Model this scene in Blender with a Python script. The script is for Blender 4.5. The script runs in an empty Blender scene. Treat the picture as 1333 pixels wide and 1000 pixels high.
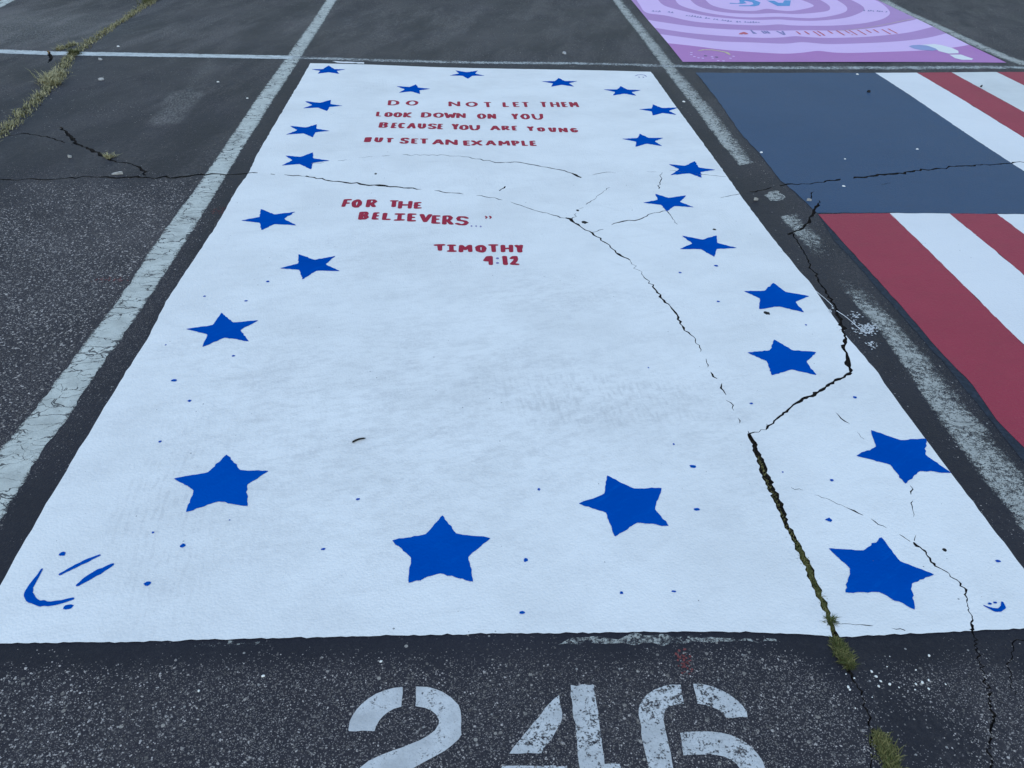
import bpy, math, random
import numpy as np
from mathutils import Matrix, Vector
from mathutils.geometry import delaunay_2d_cdt

random.seed(7)
RS = np.random.RandomState(11)
SC = bpy.context.scene
COL = SC.collection

# ------------------------------------------------------------------ camera
F = 1100.0            # focal length in photo pixels (photo 1333 x 1000)
CX, CY = 666.5, 500.0
CAM_H = 1.5
_y = Vector((-66.5, 749.0, -F)).normalized()          # direction of the stall lines
_hz = Vector((1.0, -0.027, 0.0))                      # tilt of the horizon
_z = _hz.cross(_y).normalized()
if _z.y < 0: _z = -_z
_x = _y.cross(_z).normalized()
ROT = Matrix((_x, _y, _z))                            # camera -> world
cam_d = bpy.data.cameras.new('camera')
cam = bpy.data.objects.new('camera', cam_d); COL.objects.link(cam)
cam.matrix_world = Matrix.Translation((0, 0, CAM_H)) @ ROT.to_4x4()
cam_d.sensor_fit = 'HORIZONTAL'; cam_d.sensor_width = 36.0
cam_d.lens = 36.0 * F / 1333.0
cam_d.clip_start = 0.05; cam_d.clip_end = 2000
SC.camera = cam

# ------------------------------------------------------------------ light
SUN_EL, SUN_ROT = 50.0, 200.0
w = bpy.data.worlds.new('World'); SC.world = w; w.use_nodes = True
nt = w.node_tree
for n in list(nt.nodes): nt.nodes.remove(n)
wo = nt.nodes.new('ShaderNodeOutputWorld'); bg = nt.nodes.new('ShaderNodeBackground')
sky = nt.nodes.new('ShaderNodeTexSky'); sky.sky_type = 'NISHITA'; sky.sun_disc = False
sky.sun_elevation = math.radians(SUN_EL); sky.sun_rotation = math.radians(SUN_ROT)
sky.air_density = 2.0; sky.dust_density = 0.3; sky.ozone_density = 3.0
bg.inputs[1].default_value = 0.12
nt.links.new(sky.outputs[0], bg.inputs[0]); nt.links.new(bg.outputs[0], wo.inputs[0])
sun_d = bpy.data.lights.new('sun', 'SUN'); sun_d.energy = 0.6; sun_d.angle = math.radians(40)
sun_d.color = (1.0, 0.98, 0.95)
sun = bpy.data.objects.new('sun', sun_d); COL.objects.link(sun)
az = math.radians(SUN_ROT)
sd = Vector((math.sin(az) * math.cos(math.radians(SUN_EL)), math.cos(az) * math.cos(math.radians(SUN_EL)), math.sin(math.radians(SUN_EL))))
sun.rotation_euler = sd.to_track_quat('Z', 'Y').to_euler()
SC.view_settings.view_transform = 'Standard'; SC.view_settings.look = 'None'
SC.view_settings.gamma = 1.0; SC.view_settings.use_curve_mapping = False
SC.view_settings.exposure = 0.58

# ------------------------------------------------------------------ helpers
def P(px, py, z=0.0):
    """pixel of the photograph -> point of the ground (height z)"""
    d = ROT @ Vector(((px - CX), (CY - py), -F))
    t = (z - CAM_H) / d.z
    return (d.x * t, d.y * t)
def PL(pts, z=0.0): return [P(a, b, z) for a, b in pts]
def zl(pts, x0, y0, s): return [(x0 + a * s, y0 + b * s) for a, b in pts]

def hgt(x, y):
    return (0.0022 * np.sin(2.3 * x + 0.7 * y + 1.0) + 0.0018 * np.sin(0.9 * x - 2.9 * y + 2.2)
            + 0.0012 * np.sin(4.1 * x + 3.7 * y) + 0.003 * np.sin(0.5 * x + 0.6 * y))

def inside(poly, X, Y):
    """nonzero-winding point in polygon, vectorised"""
    p = np.asarray(poly); q = np.roll(p, -1, axis=0)
    wn = np.zeros(len(X), int)
    bx = (X >= p[:, 0].min()) & (X <= p[:, 0].max()) & (Y >= p[:, 1].min()) & (Y <= p[:, 1].max())
    if not bx.any(): return wn != 0
    xs, ys = X[bx], Y[bx]; c = np.zeros(len(xs), int)
    for (x0, y0), (x1, y1) in zip(p, q):
        cr = (x1 - x0) * (ys - y0) - (xs - x0) * (y1 - y0)
        c += ((y0 <= ys) & (y1 > ys) & (cr > 0)).astype(int)
        c -= ((y0 > ys) & (y1 <= ys) & (cr < 0)).astype(int)
    wn[bx] = c
    return wn != 0

def quad_inside(quads, X, Y):
    r = np.zeros(len(X), bool)
    for q in quads: r |= inside(q, X, Y)
    return r

def bb(poly):
    a = np.asarray(poly); return a[:, 0].min(), a[:, 1].min(), a[:, 0].max(), a[:, 1].max()
def bb_hit(a, b): return a[0] <= b[2] and a[2] >= b[0] and a[1] <= b[3] and a[3] >= b[1]

def finish(name, verts, faces, mat, parent=None, smooth=False, uvs=None, attr=None):
    me = bpy.data.meshes.new(name)
    org = parent.location if parent is not None else (0, 0, 0)
    me.from_pydata([(v[0] - org[0], v[1] - org[1], v[2] - org[2]) for v in verts], [], faces)
    if uvs is not None:
        ul = me.uv_layers.new(name='UVMap')
        li = np.empty(len(me.loops), int); me.loops.foreach_get('vertex_index', li)
        ul.data.foreach_set('uv', np.asarray(uvs, float)[li].ravel())
    if attr:
        for k, v in attr.items():
            a = me.attributes.new(k, 'FLOAT', 'POINT'); a.data.foreach_set('value', np.asarray(v, float))
    if smooth:
        me.polygons.foreach_set('use_smooth', [True] * len(me.polygons))
    if mat is not None: me.materials.append(mat)
    me.update()
    o = bpy.data.objects.new(name, me); COL.objects.link(o)
    if parent is not None: o.parent = parent
    return o

def thing(name, label, cat, loc=(0, 0, 0), group=None):
    o = bpy.data.objects.new(name, None); COL.objects.link(o); o.location = loc
    o.empty_display_size = 0.1
    o['label'] = label; o['category'] = cat
    if group: o['group'] = group
    return o
def tag(o, label=None, cat=None, group=None, kind=None):
    if label: o['label'] = label
    if cat: o['category'] = cat
    if group: o['group'] = group
    if kind: o['kind'] = kind
    return o

def sheet(name, polys, mat, z, parent=None, holes=(), grid=0.0, clip=None, uvf=None, attrf=None, extra=None):
    """flat sheet lying on the (slightly uneven) ground: union of polys, inside clip, without holes"""
    B = bb([p for q in polys for p in q])
    if clip is not None:
        C = bb(clip); B = (max(B[0], C[0]), max(B[1], C[1]), min(B[2], C[2]), min(B[3], C[3]))
    V, E = [], []
    def add(poly):
        n = len(V); V.extend((float(a), float(b)) for a, b in poly)
        E.extend((n + i, n + (i + 1) % len(poly)) for i in range(len(poly)))
    for p in polys: add(p)
    if clip is not None: add(clip)
    hs = [h for h in holes if bb_hit(bb(h), B)]
    for h in hs: add(h)
    if extra is not None: V.extend(extra)
    if grid > 0:
        gx = np.arange(math.floor(B[0] / grid), math.ceil(B[2] / grid) + 1) * grid + 0.0013
        gy = np.arange(math.floor(B[1] / grid), math.ceil(B[3] / grid) + 1) * grid + 0.0017
        V.extend((float(a), float(b)) for a in gx for b in gy)
    r = delaunay_2d_cdt([Vector(v) for v in V], E, [], 0, 1e-6)
    pv = np.array([(v.x, v.y) for v in r[0]]); tf = [tuple(f) for f in r[2] if len(f) == 3]
    T = np.array(tf); c = pv[T].mean(axis=1); X, Y = c[:, 0], c[:, 1]
    keep = quad_inside(polys, X, Y)
    if clip is not None: keep &= inside(clip, X, Y)
    if hs: keep &= ~quad_inside(hs, X, Y)
    T = T[keep]
    if len(T) == 0: return None
    # orient up
    a, b, d = pv[T[:, 0]], pv[T[:, 1]], pv[T[:, 2]]
    s = (b[:, 0] - a[:, 0]) * (d[:, 1] - a[:, 1]) - (b[:, 1] - a[:, 1]) * (d[:, 0] - a[:, 0])
    T[s < 0] = T[s < 0][:, ::-1]
    u, inv = np.unique(T, return_inverse=True); T = inv.reshape(T.shape)
    q = pv[u]; zz = hgt(q[:, 0], q[:, 1]) * fade(q) + z
    verts = np.column_stack([q, zz]).tolist()
    return finish(name, verts, T.tolist(), mat, parent, smooth=True,
                  uvs=uvf(q) if uvf else None, attr=attrf(q) if attrf else None)
def fade(q):
    return np.clip((14 - np.hypot(q[:, 0], q[:, 1] - 4)) / 3, 0, 1)

def rough(pts, step, amp, closed=True):
    """resample a polyline and make its edge slightly ragged"""
    out = []; n = len(pts)
    for i in range(n if closed else n - 1):
        a = np.array(pts[i]); b = np.array(pts[(i + 1) % n]); L = np.linalg.norm(b - a)
        if L < 1e-9: continue
        k = max(1, int(L / step)); d = (b - a) / L; nn = np.array([-d[1], d[0]])
        for j in range(k):
            o = 0 if j == 0 else RS.normal() * amp
            out.append(tuple(a + (b - a) * j / k + nn * o))
    if not closed: out.append(tuple(pts[-1]))
    return out

def wiggle(pts, step, amp):
    """crack centre line: resampled with a fractal wander"""
    out = []
    for i in range(len(pts) - 1):
        a = np.array(pts[i]); b = np.array(pts[i + 1]); L = np.linalg.norm(b - a)
        k = max(1, int(L / step)); d = (b - a) / max(L, 1e-9); nn = np.array([-d[1], d[0]])
        for j in range(k):
            o = 0 if j == 0 else RS.normal() * amp
            out.append(a + (b - a) * j / k + nn * o)
    out.append(np.array(pts[-1])); return out

def stroke_polys(pts, w, cap=8):
    """fat stroke in ground metres: quads plus round joints; w number or list"""
    ws = [w] * len(pts) if not isinstance(w, (list, tuple)) else list(w)
    res = []
    for i in range(len(pts) - 1):
        a = np.array(pts[i]); b = np.array(pts[i + 1]); L = np.linalg.norm(b - a)
        if L < 1e-9: continue
        d = (b - a) / L; n = np.array([-d[1], d[0]])
        res.append([tuple(a - n * ws[i] / 2), tuple(b - n * ws[i + 1] / 2), tuple(b + n * ws[i + 1] / 2), tuple(a + n * ws[i] / 2)])
    for p, ww in zip(pts, ws):
        if cap and ww > 1e-4:
            t0 = RS.rand()
            res.append([(p[0] + math.cos(t0 + k * 2 * math.pi / cap) * ww / 2, p[1] + math.sin(t0 + k * 2 * math.pi / cap) * ww / 2) for k in range(cap)])
    return res

def ellipse(c, a, b, n=14, rot=0.0, jit=0.0):
    return [(c[0] + math.cos(t) * a * k * math.cos(rot) - math.sin(t) * b * k * math.sin(rot),
             c[1] + math.cos(t) * a * k * math.sin(rot) + math.sin(t) * b * k * math.cos(rot))
            for t, k in ((i * 2 * math.pi / n, 1 + RS.normal() * jit) for i in range(n))]

# ------------------------------------------------------------------ materials
class M:
    def __init__(s, name):
        s.m = bpy.data.materials.new(name); s.m.use_nodes = True; s.t = s.m.node_tree
        for n in list(s.t.nodes): s.t.nodes.remove(n)
        s.out = s.t.nodes.new('ShaderNodeOutputMaterial'); s.b = s.t.nodes.new('ShaderNodeBsdfPrincipled')
        s.t.links.new(s.b.outputs[0], s.out.inputs[0])
        g = s.t.nodes.new('ShaderNodeNewGeometry'); s.pos = g.outputs['Position']
    def put(s, sock, v):
        if v is None: return
        if isinstance(v, bpy.types.NodeSocket): s.t.links.new(v, sock)
        elif isinstance(v, (tuple, list)) and len(v) == 3 and sock.type == 'RGBA': sock.default_value = (*v, 1)
        else: sock.default_value = v
    def mul(s, v, k):
        n = s.t.nodes.new('ShaderNodeMapping'); n.vector_type = 'POINT'
        s.put(n.inputs[0], v); n.inputs['Scale'].default_value = k; return n.outputs[0]
    def rot(s, v, deg, k=(1, 1, 1)):
        n = s.t.nodes.new('ShaderNodeMapping'); n.vector_type = 'TEXTURE'
        s.put(n.inputs[0], v); n.inputs['Rotation'].default_value = (0, 0, math.radians(deg))
        return s.mul(n.outputs[0], k)
    def noise(s, sc, det=3, rough=.55, v=None, dist=0.0):
        n = s.t.nodes.new('ShaderNodeTexNoise'); s.put(n.inputs['Vector'], v or s.pos)
        n.inputs['Scale'].default_value = sc; n.inputs['Detail'].default_value = det
        n.inputs['Roughness'].default_value = rough; n.inputs['Distortion'].default_value = dist
        return n.outputs[0]
    def vor(s, sc, feat='F1', v=None, rnd=1.0):
        n = s.t.nodes.new('ShaderNodeTexVoronoi'); n.feature = feat; s.put(n.inputs['Vector'], v or s.pos)
        n.inputs['Scale'].default_value = sc; n.inputs['Randomness'].default_value = rnd
        return n.outputs
    def math(s, op, a, b=0.0, c=None, clamp=False):
        n = s.t.nodes.new('ShaderNodeMath'); n.operation = op; n.use_clamp = clamp
        s.put(n.inputs[0], a); s.put(n.inputs[1], b)
        if c is not None: s.put(n.inputs[2], c)
        return n.outputs[0]
    def ramp(s, v, a, b, lo=0.0, hi=1.0):
        n = s.t.nodes.new('ShaderNodeMapRange'); n.clamp = True; n.interpolation_type = 'SMOOTHSTEP'
        s.put(n.inputs[0], v); s.put(n.inputs[1], a); s.put(n.inputs[2], b)
        s.put(n.inputs[3], lo); s.put(n.inputs[4], hi)
        return n.outputs[0]
    def mix(s, f, a, b):
        n = s.t.nodes.new('ShaderNodeMix'); n.data_type = 'RGBA'
        s.put(n.inputs[0], f); s.put(n.inputs[6], a); s.put(n.inputs[7], b); return n.outputs[2]
    def attr(s, name):
        n = s.t.nodes.new('ShaderNodeAttribute'); n.attribute_name = name; return n.outputs['Fac']
    def sep(s, v):
        n = s.t.nodes.new('ShaderNodeSeparateXYZ'); s.put(n.inputs[0], v); return n.outputs
    def sepc(s, v):
        n = s.t.nodes.new('ShaderNodeSeparateColor'); s.put(n.inputs[0], v); return n.outputs
    def uv(s):
        n = s.t.nodes.new('ShaderNodeUVMap'); n.uv_map = 'UVMap'; return n.outputs[0]
    def bump(s, h, dist, strength=1.0, prev=None):
        n = s.t.nodes.new('ShaderNodeBump'); n.inputs['Distance'].default_value = dist
        n.inputs['Strength'].default_value = strength; s.put(n.inputs['Height'], h)
        if prev is not None: s.put(n.inputs['Normal'], prev)
        return n.outputs[0]
    def fin(s, col, rgh=.7, nrm=None, spec=.35):
        s.put(s.b.inputs['Base Color'], col); s.put(s.b.inputs['Roughness'], rgh)
        s.b.inputs['Specular IOR Level'].default_value = spec
        if nrm is not None: s.put(s.b.inputs['Normal'], nrm)
        return s.m

def asphalt_layers(m, wear):
    """returns colour, roughness, bump of asphalt; wear 0 = smooth black sealer, 1 = stones exposed"""
    patch = m.noise(5, 6, .68)
    patch2 = m.noise(1.3, 3, .6)
    wv = m.math('ADD', wear, m.math('MULTIPLY', m.math('SUBTRACT', patch, .5), 1.3))
    wv = m.math('ADD', wv, m.math('MULTIPLY', m.math('SUBTRACT', patch2, .5), .9), clamp=True)
    base = m.mix(m.ramp(patch2, .3, .75), (.0075, .0072, .0135), (.0185, .0172, .0265))
    base = m.mix(m.math('MULTIPLY', m.ramp(wv, .1, .9), .7), base, (.026, .0245, .032))
    fine = m.noise(420, 2, .6)
    base = m.mix(m.ramp(fine, .35, .75, 0, .30), base, (.044, .041, .046))
    v1 = m.vor(150); r1 = m.sepc(v1['Color'])
    on1 = m.math('GREATER_THAN', r1[0], m.math('SUBTRACT', 1.02, m.math('MULTIPLY', wv, .55)))
    sz1 = m.math('LESS_THAN', v1['Distance'], m.math('ADD', .16, m.math('MULTIPLY', r1[1], .24)))
    s1 = m.math('MULTIPLY', on1, sz1)
    st1 = m.mix(m.math('POWER', r1[2], 2.0), (.07, .063, .060), (.46, .42, .40))
    v2 = m.vor(330); r2 = m.sepc(v2['Color'])
    on2 = m.math('GREATER_THAN', r2[0], m.math('SUBTRACT', 1.0, m.math('MULTIPLY', wv, .6)))
    s2 = m.math('MULTIPLY', on2, m.math('LESS_THAN', v2['Distance'], .36))
    st2 = m.mix(r2[2], (.05, .045, .043), (.25, .226, .222))
    col = m.mix(s2, base, st2); col = m.mix(s1, col, st1)
    v4 = m.vor(75); r4 = m.sepc(v4['Color'])
    s4 = m.math('MULTIPLY', m.math('GREATER_THAN', r4[1], m.math('SUBTRACT', 1.0, m.math('MULTIPLY', wv, .22))), m.math('LESS_THAN', v4['Distance'], m.math('MULTIPLY', r4[2], .34)))
    col = m.mix(s4, col, m.mix(r4[0], (.08, .072, .068), (.34, .31, .28)))
    g5 = m.noise(60, 4, .8)
    col = m.mix(m.ramp(g5, .50, .72, 0, .22), col, (.060, .055, .062))
    v3 = m.vor(44); r3 = m.sepc(v3['Color'])
    s3 = m.math('MULTIPLY', m.math('GREATER_THAN', r3[0], .93), m.math('LESS_THAN', v3['Distance'], .12))
    col = m.mix(s3, col, (.26, .25, .24))
    hb = m.math('ADD', m.math('MULTIPLY', m.math('SUBTRACT', .5, v1['Distance']), m.math('ADD', .35, wv)), m.math('MULTIPLY', fine, .5))
    return col, hb, wv

def mat_asphalt():
    m = M('worn_asphalt'); wear = m.attr('wear'); dust = m.attr('dust')
    col, hb, wv = asphalt_layers(m, wear)
    # pale dust / tyre-scoured patches of their own shape
    streak = m.noise(4, 5, .65, v=m.rot(m.pos, -12, (1.0, .25, 1)))
    grain = m.noise(90, 3, .7)
    d = m.math('MULTIPLY', m.ramp(streak, .40, .64), m.ramp(grain, .35, .7))
    d = m.math('MULTIPLY', d, dust)
    sw = m.noise(3.5, 6, .7, v=m.rot(m.pos, -28, (.9, .12, 1)))
    d = m.math('MAXIMUM', d, m.math('MULTIPLY', m.math('MULTIPLY', m.ramp(sw, .5, .72), m.ramp(m.noise(45, 4, .7), .35, .7)), m.math('MULTIPLY', dust, .75)))
    d = m.math('MAXIMUM', d, m.math('MULTIPLY', m.ramp(m.noise(1.1, 4, .6), .4, .75), m.math('MULTIPLY', dust, .35)))
    col = m.mix(d, col, (.150, .133, .135))
    gh = m.math('MULTIPLY', m.ramp(dust, .9, 1.7), m.math('MULTIPLY', m.ramp(m.noise(65, 4, .75, v=m.rot(m.pos, 8, (1.6, .45, 1))), .38, .66), .62))
    col = m.mix(gh, col, (.22, .21, .20))
    n = m.bump(hb, .0022, .8)
    n = m.bump(m.noise(14, 3), .004, .5, n)
    return m.fin(col, m.ramp(wv, 0, 1, .62, .85), n, .28)

def mat_sealer():
    m = M('black_sealer'); col, hb, wv = asphalt_layers(m, m.attr('wear'))
    return m.fin(col, .6, m.bump(hb, .0015, .6), .4)

def mat_paint(name, c, grime=.35, edge=None, specks=.5, spec=.35, rgh=.62, tracks=False, mott=None):
    """roller-applied paint over asphalt with scuffs, pinholes and grain"""
    m = M(name)
    c2 = mott or tuple(k * .80 for k in c)
    a = m.noise(2.2, 5, .62); b = m.noise(16, 5, .68); g = m.noise(120, 2, .6)
    col = m.mix(m.math('MULTIPLY', m.ramp(a, .35, .75), grime), c, c2)
    s1 = m.noise(9, 6, .7, v=m.rot(m.pos, 9, (.22, 1.5, 1)))
    s2 = m.noise(8, 6, .7, v=m.rot(m.pos, -38, (.2, 1.2, 1)))
    col = m.mix(m.math('MULTIPLY', m.ramp(s1, .52, .80), grime * .8), col, tuple(k * .78 for k in c))
    col = m.mix(m.math('MULTIPLY', m.ramp(s2, .55, .8), grime * .7), col, tuple(k * .78 for k in c))
    col = m.mix(m.math('MULTIPLY', m.ramp(b, .55, .8), grime * .35), col, tuple(k * .82 for k in c))
    if name in ('navy_paint', 'red_stripe_paint'):
        wn = m.noise(14, 6, .75, v=m.rot(m.pos, 15, (.5, 1.4, 1)))
        col = m.mix(m.ramp(wn, .46, .72, 0, .42), col, tuple(k * .72 + .012 for k in c))
        col = m.mix(m.math('MULTIPLY', m.ramp(m.noise(150, 3, .7), .52, .75), .35), col, tuple(k * 1.25 + .015 for k in c))
    if name == 'blue_paint':
        bs = m.noise(26, 5, .7, v=m.rot(m.pos, 35, (.35, 1.6, 1)))
        col = m.mix(m.ramp(bs, .5, .75, 0, .7), col, (.0, .090, .44))
    if tracks:
        t = m.attr('track')
        wv = m.t.nodes.new('ShaderNodeTexWave'); wv.bands_direction = 'X'
        m.put(wv.inputs['Vector'], m.rot(m.pos, 6, (1, .25, 1))); wv.inputs['Scale'].default_value = 15
        wv.inputs['Distortion'].default_value = 6.0; wv.inputs['Detail'].default_value = 3
        wv.inputs['Detail Scale'].default_value = 2.5
        tm = m.math('MULTIPLY', m.math('MULTIPLY', m.ramp(wv.outputs[0], .35, .8, .25, 1), m.ramp(m.noise(20, 5, .75), .42, .62)), t)
        col = m.mix(m.math('MULTIPLY', tm, .38), col, (.45, .45, .46))
        col = m.mix(m.math('MULTIPLY', m.math('MULTIPLY', m.ramp(m.noise(34, 6, .8, v=m.rot(m.pos, 12, (.6, 1.3, 1))), .45, .62), m.attr('grime')), .26), col, (.45, .45, .455))
    # pinholes where stones stick through
    v = m.vor(85); r = m.sepc(v['Color'])
    ph = m.math('MULTIPLY', m.math('GREATER_THAN', r[0], 1 - .035 * specks), m.math('LESS_THAN', v['Distance'], m.math('MULTIPLY', r[1], .22)))
    ph = m.math('MULTIPLY', ph, m.ramp(m.noise(3.1, 3), .42, .62))
    col = m.mix(m.math('MULTIPLY', ph, .8), col, (.10, .10, .11))
    if tracks:
        cl = m.noise(5, 6, .72, v=m.rot(m.pos, 20, (.7, 1.2, 1)))
        cg = m.math('MULTIPLY', m.ramp(cl, .44, .66), m.ramp(m.noise(70, 4, .75), .3, .62))
        col = m.mix(m.math('MULTIPLY', cg, m.math('ADD', .10, m.math('MULTIPLY', m.attr('grime'), .28))), col, (.47, .47, .48))
    va = m.vor(150)
    n = m.bump(m.math('ADD', m.math('MULTIPLY', va['Distance'], -.8), m.math('MULTIPLY', g, .8)), .0015, .8)
    n = m.bump(m.noise(9, 3), .004, .12, n)
    return m.fin(col, rgh, n, spec)

def mat_line(name, c, wear_lo, wear_hi, crackle=.8, blk=(.10, .10, .105)):
    """old stall-line paint, worn through to asphalt; UV x = across (-1..1), y = metres along, attribute 'wear2' 0..1"""
    m = M(name); uvv = m.uv(); u = m.sep(uvv)[0]
    asp, hb, wv = asphalt_layers(m, .25)
    au = m.math('ABSOLUTE', u)
    n1 = m.noise(60, 5, .75); n2 = m.noise(11, 4, .65); n3 = m.noise(230, 2, .6)
    cover = m.math('ADD', m.math('MULTIPLY', n1, .9), m.math('MULTIPLY', n2, .6))
    cover = m.math('ADD', cover, m.math('MULTIPLY', n3, .7))
    thr = m.math('ADD', .175, m.math('ADD', m.math('MULTIPLY', m.math('POWER', au, 5), .30), m.attr('wear2')))
    keep = m.ramp(m.math('SUBTRACT', cover, thr), wear_lo, wear_hi)
    # crackle: irregular cells with thin dark joints, longer across than along
    vv = m.mul(m.noise_vec(uvv) if False else m.pos, (.55, 1.35, 1))
    dis = m.t.nodes.new('ShaderNodeVectorMath'); dis.operation = 'MULTIPLY_ADD'
    nn = m.t.nodes.new('ShaderNodeTexNoise'); m.put(nn.inputs['Vector'], m.pos); nn.inputs['Scale'].default_value = 28; nn.inputs['Detail'].default_value = 4
    m.put(dis.inputs[0], nn.outputs['Color']); dis.inputs[1].default_value = (.05, .05, 0); m.put(dis.inputs[2], vv)
    ve = m.vor(17, 'DISTANCE_TO_EDGE', v=dis.outputs[0])
    ck = m.math('LESS_THAN', ve['Distance'], m.math('MULTIPLY', m.ramp(m.noise(6, 3), .35, .7), .038))
    ve2 = m.vor(46, 'DISTANCE_TO_EDGE', v=dis.outputs[0])
    ck2 = m.math('LESS_THAN', ve2['Distance'], m.math('MULTIPLY', m.ramp(m.noise(9, 3, v=m.mul(m.pos, (1.3, 1.1, 1))), .5, .75), .07))
    ck = m.math('MULTIPLY', m.math('MAXIMUM', ck, ck2), crackle)
    pc = m.mix(m.ramp(n2, .35, .7), c, tuple(k * .72 for k in c))
    pc = m.mix(m.ramp(n3, .5, .8, 0, .5), pc, tuple(k * .55 for k in c))
    col = pc
    m.put(m.b.inputs['Alpha'], m.math('MULTIPLY', keep, m.math('SUBTRACT', 1, ck)))
    n = m.bump(m.math('ADD', m.math('MULTIPLY', keep, .5), m.math('ADD', hb, m.math('MULTIPLY', ck, -1.2))), .0018, .7)
    return m.fin(col, .75, n, .3)
M.noise_vec = lambda s, v: v

def mat_plain(name, c, rgh=.8, var=.3, sc=40):
    m = M(name); n = m.noise(sc, 4, .6)
    col = m.mix(m.ramp(n, .3, .7), tuple(k * (1 - var) for k in c), tuple(k * (1 + var) for k in c))
    return m.fin(col, rgh, m.bump(n, .002, .5), .25)

def mat_blade(name, green, straw):
    m = M(name); oi = m.attr('tone')
    col = m.mix(oi, green, straw)
    m.b.inputs['Subsurface Weight'].default_value = 0.0
    return m.fin(m.mix(m.ramp(m.noise(30, 2), .3, .7, 0, .35), col, tuple(k * .5 for k in green)), .7, None, .2)

MA = mat_asphalt()
MSEAL = mat_sealer()
WHITE = (.80, .80, .80)
MW = mat_paint('white_paint', (.82, .82, .815), .55, tracks=True, specks=1.0)
MW2 = mat_paint('white_stripe_paint', (.78, .78, .79), .22, specks=.6)
MW3 = mat_paint('dirty_white_stripe_paint', (.70, .71, .70), .75, specks=1.2)
MBL = mat_paint('blue_paint', (.0, .066, .375), .55, specks=.3, spec=.0, rgh=.8, mott=(.0, .090, .46))
MRL = mat_paint('crimson_letter_paint', (.36, .018, .050), .3, specks=.2, spec=.1)
MRF = mat_paint('red_stripe_paint', (.335, .034, .064), .45, specks=.9, spec=.25)
MNV = mat_paint('navy_paint', (.029, .068, .140), .45, specks=.9, spec=.28, mott=(.024, .056, .115))
MPD = mat_paint('purple_pink_paint', (.46, .25, .52), .3, specks=.2)
MPE = mat_paint('orchid_paint', (.46, .19, .47), .3, specks=.2)
MPL = mat_paint('pale_pink_paint', (.72, .50, .80), .22, specks=.2)
MCY = mat_paint('sky_blue_letter_paint', (.10, .30, .60), .3, specks=.2)
MPR = mat_paint('periwinkle_paint', (.28, .33, .58), .3, specks=.2)
MYE = mat_paint('straw_yellow_paint', (.62, .52, .30), .3, specks=.2)
MDK = mat_paint('dark_mark_paint', (.10, .10, .16), .3, specks=.2)
MSP = mat_paint('spilt_white_paint', (.52, .53, .54), .7, specks=1.0)
MSR = mat_paint('scarlet_letter_paint', (.55, .10, .14), .3, specks=.2)
MDB = mat_paint('dull_blue_letter_paint', (.22, .20, .42), .3, specks=.2)
MLN = mat_line('stall_line_paint', (.58, .60, .56), .20, .50, .8)
MLN2 = mat_line('worn_line_paint', (.50, .51, .48), .30, .62, .55)
MLT = mat_line('thin_line_paint', (.60, .63, .63), .22, .5, .25)
MST = mat_line('stencil_paint', (.60, .61, .62), .02, .30, .0)
MST2 = mat_line('stencil_paint_chipped', (.60, .61, .62), .16, .36, .0)
MDIRT = mat_plain('crack_dirt', (.022, .020, .019), .95, .5, 120)
MSOIL = mat_plain('mossy_soil', (.022, .019, .015), .95, .95, 160)
MPEB = mat_plain('white_pebble', (.75, .75, .73), .6, .1, 200)
MCHIP = mat_plain('asphalt_chip', (.16, .155, .15), .8, .45, 60)
MTWIG = mat_plain('black_twig', (.015, .013, .012), .7, .4, 200)
MGR = mat_blade('dry_grass', (.085, .090, .030), (.46, .41, .24))
MMO = mat_blade('crack_moss', (.050, .068, .016), (.26, .23, .09))
MPAP = mat_plain('litter', (.36, .36, .36), .7, .2, 80)
MREDS = mat_plain('red_overspray', (.16, .045, .045), .8, .5, 120)

# ------------------------------------------------------------------ cracks (traced, then laid on the ground)
CR = []   # (centre line px, widths px (at the photograph), amp m, gap probability)
def crack(pts, wid, gap=0.0, amp=.004, step=.03, moss=False): CR.append((pts, wid, gap, amp if moss else amp * 1.15, min(step, .022), moss))
crack([(-60, 235), (0, 234), (50, 235), (120, 232), (190, 233), (240, 232), (262, 229), (300, 229), (330, 226.5)], [1.6, 1.6, 1.6, 1.8, 2.4, 2.6, 3.2, 1.8, 2.2], 0, .006)
crack([(330, 226.5), (358, 229), (400, 231)], [2.4, 2.0, .8], .3, .004)
crack([(398, 231), (440, 238), (470, 241), (505, 244)], [1.8, 2.4, 2.6, 4.2], .1)
crack([(503, 244), (560, 249), (620, 255), (660, 262), (706, 277), (745, 287)], [2.5, 1.3, 1.2, .9, 1.2, 1.4], .45)
crack([(78, 166), (84, 170), (92, 180), (100, 188), (120, 197), (140, 206), (152, 213), (172, 215), (182, 219), (190, 230)], [1.5, 3, 3.2, 2.4, 2.6, 2.6, 1.6, 1.8, 2.6, 3], 0)
crack([(0, 179), (30, 174), (60, 178), (95, 190)], [1, 1.2, 1.3, 1], .15)
crack([(62, 66), (66, 76), (63, 82)], [2, 3, 1], 0)
crack([(405, 215), (440, 211), (480, 206), (530, 203), (580, 203), (610, 205), (645, 212), (670, 211), (700, 216), (735, 222), (757, 231)], [.7, .8, .7, 1.1, .9, 1.1, 1.2, 1.1, 1.3, 1.8, 3.2], .45, .005)
crack([(757, 231), (790, 224), (830, 225), (872, 223), (905, 227), (945, 231)], [1, .8, .9, 1, .9, .8], .5, .005)
crack([(736, 284), (745, 288), (755, 295), (772, 304), (790, 318), (805, 332), (820, 340)], [2.6, 4.2, 2.2, 2.8, 2.2, 3.2, 1.6], 0, .004)
crack([(820, 340), (835, 358), (850, 375), (858, 388), (872, 400), (882, 412), (890, 428), (903, 440)], [.8, 1, 1.8, 3.4, 1.8, 4.2, 3, 1.4], .2, .006)
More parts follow.
